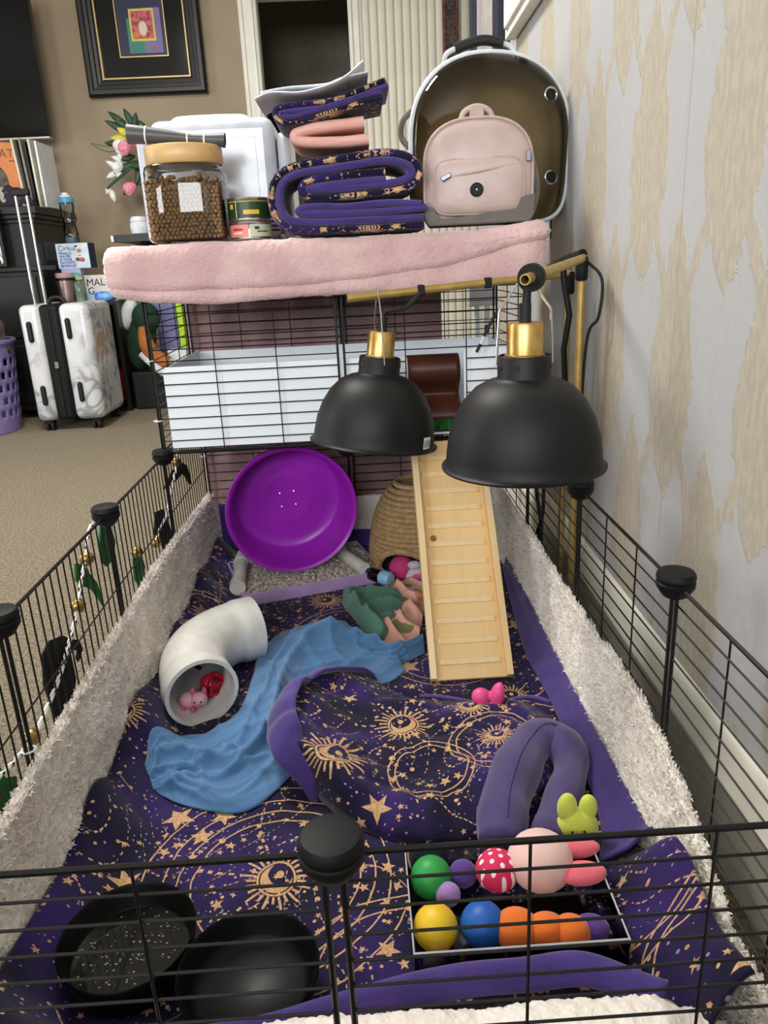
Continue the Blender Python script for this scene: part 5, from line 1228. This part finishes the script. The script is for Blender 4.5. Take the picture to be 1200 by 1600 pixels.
# laundry basket
bs = thing('laundry_basket', 'lavender plastic laundry basket with cut-out holes beside the suitcase', 'basket', (-1.865, 3.36, 0))
b_ = MB(); NU, NR = 112, 28; vs = []
for j in range(NR+1):
    z = .004+.42*j/NR; r_ = .205+.035*j/NR
    for i in range(NU): vs.append((r_*cos(2*pi*i/NU), r_*sin(2*pi*i/NU), z))
fs = []
for j in range(NR):
    for i in range(NU):
        row = j//4; ii = (i+(2 if row % 2 else 0)) % NU
        if 0 < row < 6 and ii % 4 in (1, 2) and j % 4 in (1, 2): continue
        fs.append((j*NU+i, j*NU+(i+1) % NU, (j+1)*NU+(i+1) % NU, (j+1)*NU+i))
fs.append(tuple(range(NU))[::-1]); b_.add(vs, fs).build('basket_wall', M['basket'], bs, ang=40, solid=.004)
MB().lathe([(.238, .415), (.252, .420), (.254, .432), (.246, .438), (.236, .432)], 60, capa=False, capb=False).build('rim', M['basket'], bs)
for i, (mt_, dz, sx, lab) in enumerate((('black', .0, 1.0, 'black garment piled in the lavender basket'), ('pink_metal', .05, .8, 'greyish pink garment on top of the basket pile'), ('red_bag', .02, .5, 'dark red garment at the basket edge near the suitcase'))):
    if mt_ == 'pink_metal': gm_ = mat('greyish_pink_cloth', '#8a7270', .9, col2='#5a4a4a', scale=12)
    else: gm_ = {'black': mat('black_cotton', '#141416', .95), 'red_bag': mat('dark_red_cotton', '#6a1420', .9)}[mt_]
    cx, cy = ((-1.87, 3.36), (-1.80, 3.32), (-1.70, 3.30))[i]; rr_ = (.215, .17, .06)[i]; base = (.36, .44, .42)[i]
    o = MB().ball((0, 0, 0), (rr_, rr_, (.13, .20, .09)[i]), 32, 20).build('garment', gm_, loc=(cx, cy, base), ang=180)
    for v in o.data.vertices:
        k = 1+.25*nz(v.co.x*14, v.co.y*14, v.co.z*14+i*9)+.1*nz(v.co.x*40, v.co.y*40, v.co.z*40); v.co *= k
    tag(o, lab, 'clothing', 'clothes in the basket')
# low black shelf with boxes on it
sh = thing('cube_shelf', 'low black open shelf against the tan wall behind the suitcase', 'shelf', (-1.355, 3.92, 0))
for q in ((-.145, .145, -.18, .2, .555, .575), (-.145, .145, -.18, .2, 0, .02), (-.145, -.125, -.18, .2, .02, .555), (.125, .145, -.18, .2, .02, .555), (-.125, .125, -.18, .2, .28, .295)): MB().b2(*q).build('panel', M['black_wood'], sh, smooth=False)
MB().b2(-.125, .125, .19, .2, .02, .555).build('back_panel', M['black_wood'], sh, smooth=False)
rg = MB().ball((0, 0, 0), (.06, .05, .115), 28, 18).build('film_bag', M['red_bag'], loc=(-1.292, 3.83, .135), ang=180)
for v in rg.data.vertices: v.co *= 1+.12*nz(v.co.x*30, v.co.y*30, v.co.z*30)
tag(rg, 'crinkled red bag on the bottom of the low black shelf', 'bag')
sb = thing('storage_cube', 'black fabric storage cube on the carpet beside the low shelf', 'box', (-1.03, 3.95, 0)); MB().b2(-.165, .17, -.18, .18, 0, .20).build('body', M['black_rubber'], sb, smooth=False, bevel=.008); MB().b2(-.04, .04, -.186, -.18, .12, .14).build('pull_tab', M['black_plastic'], sb, smooth=False)
def cbox(name, x0, x1, y0, y1, z0, z1, mt_, lab, cat='box', group=None):
    t_ = thing(name, lab, cat, ((x0+x1)/2, y0, z0), group=group); MB().b2(-(x1-x0)/2, (x1-x0)/2, 0, y1-y0, 0, z1-z0).build('carton', M[mt_] if isinstance(mt_, str) else mt_, t_, smooth=False, bevel=.001); return t_
ck = cbox('product_box', -1.492, -1.328, 3.80, 3.90, .745, .868, 'card', 'pale blue box printed Cirkul with a navy side on top of the other boxes')
MB().b2(.084, .0845, .0, .10, 0, .123).build('navy_side', M['navy'], ck, smooth=False)
text('brand_text', 'Cirkul', .036, mat('slate_ink', '#4a5878', .5), ck, (-.072, -.001, .088))
for i, s_ in enumerate(('FINALLY,', 'WATER', 'IS YOUR', 'FAVORITE', 'BEVERAGE')): text('slogan_text', s_, .017, M['text_blue'], ck, (-.070, -.001, .070-.0155*i), bold=.0004)
for x, z, r_, mt_ in ((.022, .108, .006, 'black'), (.035, .086, .012, 'orange_card'), (.035, .062, .004, 'navy'), (.022, .044, .012, 'brown_ink'), (.044, .042, .014, 'maroon_print')): MB().ball((x, 0, z), (r_, .0012, r_*.8), 14, 8).build('fruit_print', M[mt_], ck, ang=180)
gb_ = cbox('cookie_box', -1.483, -1.385, 3.80, 3.92, .575, .744, mat('lavender_card', '#b8bede', .5), 'lavender box with red letter and brown biscuits behind the tumbler')
MB().b2(-.012, .012, -.002, 0, .10, .15).build('letter_print', M['red'], gb_, smooth=False); MB().b2(-.02, .02, -.002, 0, .092, .10).build('letter_print', M['red'], gb_, smooth=False)
for x, z in ((-.032, .125), (.036, .105)): MB().ball((x, -.001, z), (.013, .002, .014), 14, 8).build('biscuit_print', M['brown_ink'], gb_, ang=180)
for z in (.05, .06): MB().b2(-.045, .045, -.001, 0, z, z+.002).build('line_print', M['navy'], gb_, smooth=False)
mb_ = cbox('product_box', -1.374, -1.215, 3.80, 3.92, .575, .708, mat('cream_card', '#ddd6d0', .5), 'cream box lettered MAL G standing next to the green bottle')
text('title_text', 'MAL', .050, M['black'], mb_, (-.070, -.001, .080)); text('title_text', 'G', .050, M['black'], mb_, (-.068, -.001, .038)); MB().b2(-.079, .079, -.0008, .0, 0, .05).build('lower_print', mat('sky_card', '#a9c6d8', .5), mb_, smooth=False)
tm = thing('tumbler', 'rose metal tumbler with a pink lid on the low black shelf', 'tumbler', (-1.452, 3.750, .575)); MB().lathe([(.030, 0), (.034, .004), (.042, .10), (.042, .112)], 32).build('cup', M['pink_metal'], tm); MB().lathe([(.043, .112), (.043, .124), (.040, .126)], 32).build('band', M['black'], tm); MB().lathe([(.045, .126), (.046, .130), (.046, .146), (.042, .150)], 32).build('lid', M['pink_lid'], tm)
gbt = thing('green_bottle', 'dark green glass bottle with a teal leafy top before the cream box', 'bottle', (-1.388, 3.755, .575)); MB().lathe([(.024, 0), (.026, .004), (.026, .098), (.022, .106)], 28).build('bottle_body', mat('bottle_green', '#3c5044', .15, col2='#8fa890', scale=6), gbt)
MB().ball((-.012, 0, .135), (.026, .018, .014)).build('teal_cap', M['teal_lid'], gbt); MB().ball((.008, -.006, .122), (.020, .016, .018)).build('leafy_topper', mat('pale_leafy', '#b8c890', .8, col2='#6f8a5a', scale=90), gbt)
wb_ = thing('water_bottle', 'tall clear water bottle with a blue collar standing on the Cirkul box', 'bottle', (-1.418, 3.85, .868))
MB().lathe([(.034, 0), (.037, .004), (.037, .05), (.029, .10), (.030, .13), (.036, .175), (.036, .195)], 32, capb=False).build('bottle_body', M['glass'], wb_); MB().lathe([(.032, .004), (.034, .03), (0, .03)], 28, capb=False).build('water', mat('bluish_water', '#8aa0b4', .1), wb_); MB().lathe([(.036, .195), (.038, .197), (.038, .218), (.034, .222)], 32).build('collar', M['blue_lid'], wb_); MB().lathe([(.026, .222), (.026, .232), (.016, .236), (.015, .244)], 24).build('spout', M['white'], wb_)
bbg = MB().ball((0, 0, 0), (.055, .03, .026), 28, 16).build('film_bag', M['blue_film'], loc=(-1.268, 3.765, .600), ang=180)
for v in bbg.data.vertices: v.co *= 1+.2*nz(v.co.x*40, v.co.y*40, v.co.z*40)
tag(bbg, 'crumpled shiny blue bag in front of the cream box', 'bag')
# plush and boards on the storage cube
pk = thing('plush_toy', 'large plush in dark green felt with a tan limb on the storage cube', 'plush toy', (-1.112, 3.83, .20))
MB().ball((-.015, 0, .165), (.075, .06, .165), 28, 20, M=Matrix.Rotation(.22, 3, 'Y')).build('body', M['darkgreen'], pk, ang=180); MB().ball((.03, -.03, .28), (.075, .05, .08), 24, 16).build('hood', M['darkgreen'], pk, ang=180)
MB().tube(crom([(.02, -.065, .235), (.025, -.08, .16), (.055, -.08, .09), (.12, -.07, .04)], 20), [.028+.014*min(1, i/8) for i in range(20)], 14).build('limb', M['tanplush'], pk, ang=180)
b_ = MB().ball((-.070, .02, .30), (.045, .05, .085), 24, 16, M=Matrix.Rotation(.35, 3, 'Y')); b_.build('fur_collar', M['whitefur'], pk, ang=180); MB().tube(crom([(-.005, -.085, .10), (.04, -.098, .055), (.09, -.10, .005), (.12, -.1, -.03)], 16), [.022]*12+[.018, .014, .01, .006], 10).build('fur_trim', M['whitefur'], pk, ang=180)
cbox('board_box', -1.075, -.965, 3.98, 4.04, .20, .565, 'periwinkle', 'periwinkle board standing on the storage cube'); cbox('board_box', -.955, -.925, 3.96, 4.02, .20, .56, 'limeboard', 'narrow lime green board beside the periwinkle one'); cbox('board_box', -1.00, -.90, 3.83, 3.90, .20, .305, 'white', 'small white box in front of the lime board')
# black wall shelf with jar, card and bouquet
ws = thing('wall_shelf', 'thin black shelf on the tan wall beside the mini fridge', 'shelf', (-.85, 3.98, .862)); MB().b2(-.34, .45, -.2, .22, 0, .034).build('board', M['black_wood'], ws, smooth=False); MB().b2(-.345, -.335, -.205, -.19, .004, .030).build('end_cap', M['steel'], ws, smooth=False)
for x in (-.25, .35): MB().b2(x, x+.02, 0, .22, -.15, 0).build('bracket', M['black_metal'], ws, smooth=False)
wj = thing('white_jar', 'rounded white lidded jar on the thin black shelf', 'jar', (-1.075, 3.90, .896)); MB().lathe([(.030, 0), (.044, .008), (.048, .035), (.046, .058), (.040, .066)], 32).build('jar_body', M['offwhite'], wj); MB().lathe([(.044, .066), (.044, .078), (.036, .090), (0, .093)], 32, capb=False).build('lid', M['white'], wj)
gc_ = cbox('greeting_card', -1.055, -.94, 3.99, 4.0, .896, 1.02, 'white', 'white printed card standing behind the white jar', 'card'); MB().ball((-.02, -.001, .10), (.014, .001, .012), 14, 8).build('blue_print', M['text_blue'], gc_, ang=180); MB().ball((.02, -.002, .06), (.026, .001, .024), 16, 10).build('round_print', mat('lilac_print', '#d3c8e4', .6), gc_, ang=180); MB().ball((.02, -.001, .016), (.016, .001, .014), 14, 8).build('fruit_print', M['red'], gc_, ang=180)
bq = thing('flower_bouquet', 'artificial bouquet of pink roses white lilies and dark leaves behind the fridge', 'flowers', (-.93, 3.94, .896))
MB().lathe([(.035, 0), (.045, .01), (.038, .10), (.030, .14), (.036, .16)], 28).build('vase', M['white_gloss'], bq)
def flower(c, r_, mt_, name='rose', n=7):
    b = MB(); c = Vector(c)
    for k in range(n):
        a = k*2.4; rr_ = r_*(.25+.75*k/n); t_ = Matrix.Rotation(a, 3, 'Y')
        b.ball(c+t_@Vector((rr_*.55, -r_*.35*(1-k/n), 0)), (r_*.50, r_*.42, r_*.55), 9, 7, M=t_)
    b.build(name, M[mt_], bq, ang=180)
for c, r_, mt_ in (((-.155, -.07, .415), .042, 'rose_pink'), ((-.075, -.07, .425), .040, 'rose_deep'), ((-.16, -.07, .225), .040, 'rose_pink'), ((-.055, -.06, .255), .038, 'rose_deep'), ((-.19, -.03, .43), .042, 'petal_white'), ((-.115, -.05, .47), .036, 'petal_yellow'), ((-.215, -.04, .33), .035, 'petal_white')): flower(c, r_, mt_)
def leafb(p, q, w_, mt_, nm):
    p, q = Vector(p), Vector(q); d = q-p; s = d.cross(Vector((0, 1, 0))).normalized()*w_; b = MB()
    b.grid(lambda u, v: p+d*u+s*(v-.5)*2*sin(pi*min(1, u*.97+.02))**.8+Vector((0, -.01*sin(pi*u)+.008*abs(v-.5)*2, 0)), 9, 3); b.build(nm, M[mt_], bq, ang=180, solid=.0015)
for p, q in (((-.12, -.02, .50), (-.23, -.03, .59)), ((-.12, -.02, .50), (-.20, -.04, .55)), ((-.10, -.02, .50), (-.15, -.03, .60)), ((-.11, -.03, .49), (-.09, -.03, .58)), ((-.13, -.02, .48), (-.25, -.03, .55)), ((-.16, -.02, .43), (-.27, -.02, .45)), ((-.08, -.02, .33), (-.04, -.06, .20)), ((-.10, -.02, .35), (-.13, -.05, .24)), ((-.12, -.02, .36), (-.03, -.05, .36)), ((-.10, -.02, .36), (-.24, -.05, .30)), ((-.14, -.02, .25), (-.21, -.03, .20)), ((-.02, -.03, .22), (-.06, -.06, .18)), ((-.06, -.04, .38), (-.13, -.06, .31)), ((-.03, -.04, .36), (-.10, -.06, .28)), ((-.05, -.04, .34), (-.02, -.06, .27)), ((-.12, -.04, .38), (-.19, -.06, .36)), ((-.04, -.04, .48), (-.08, -.05, .54)), ((-.06, -.05, .33), (-.15, -.06, .33))): leafb(p, q, .017, 'leaf', 'leaf')
for p, q in (((-.16, -.03, .35), (-.24, -.05, .38)), ((-.20, -.03, .32), (-.27, -.05, .36)), ((-.21, -.03, .31), (-.28, -.05, .28)), ((-.27, -.04, .24), (-.25, -.05, .16)), ((-.26, -.04, .25), (-.29, -.05, .20)), ((-.20, -.03, .33), (-.22, -.05, .27)), ((-.17, -.03, .40), (-.22, -.04, .36))): leafb(p, q, .016, 'petal_white', 'lily_petal')
for p, q in (((-.14, -.03, .46), (-.23, -.05, .465)), ((-.13, -.03, .47), (-.19, -.05, .51)), ((-.12, -.03, .47), (-.14, -.05, .53))): leafb(p, q, .018, 'petal_yellow', 'yellow_petal')
MB().tube(crom([(-.17, -.03, .43), (-.26, -.04, .43), (-.33, -.04, .445)], 12), .002, 5).build('twig', M['leaf'], bq); MB().tube(crom([(-.17, -.03, .41), (-.26, -.04, .405), (-.33, -.04, .44)], 12), .002, 5).build('twig', M['leaf'], bq); MB().tube(crom([(-.08, -.02, .38), (-.18, -.05, .30), (-.28, -.06, .23)], 12), [.005+.004*sin(i/11*pi) for i in range(12)], 5).build('stem', M['leaf'], bq); MB().tube(crom([(0, 0, .14), (-.05, -.01, .3), (-.10, -.02, .48)], 10), .006, 6).build('stem', M['leaf'], bq); MB().tube(crom([(0, 0, .14), (-.06, -.02, .24), (-.15, -.05, .24)], 10), .004, 6).build('stem', M['leaf'], bq)
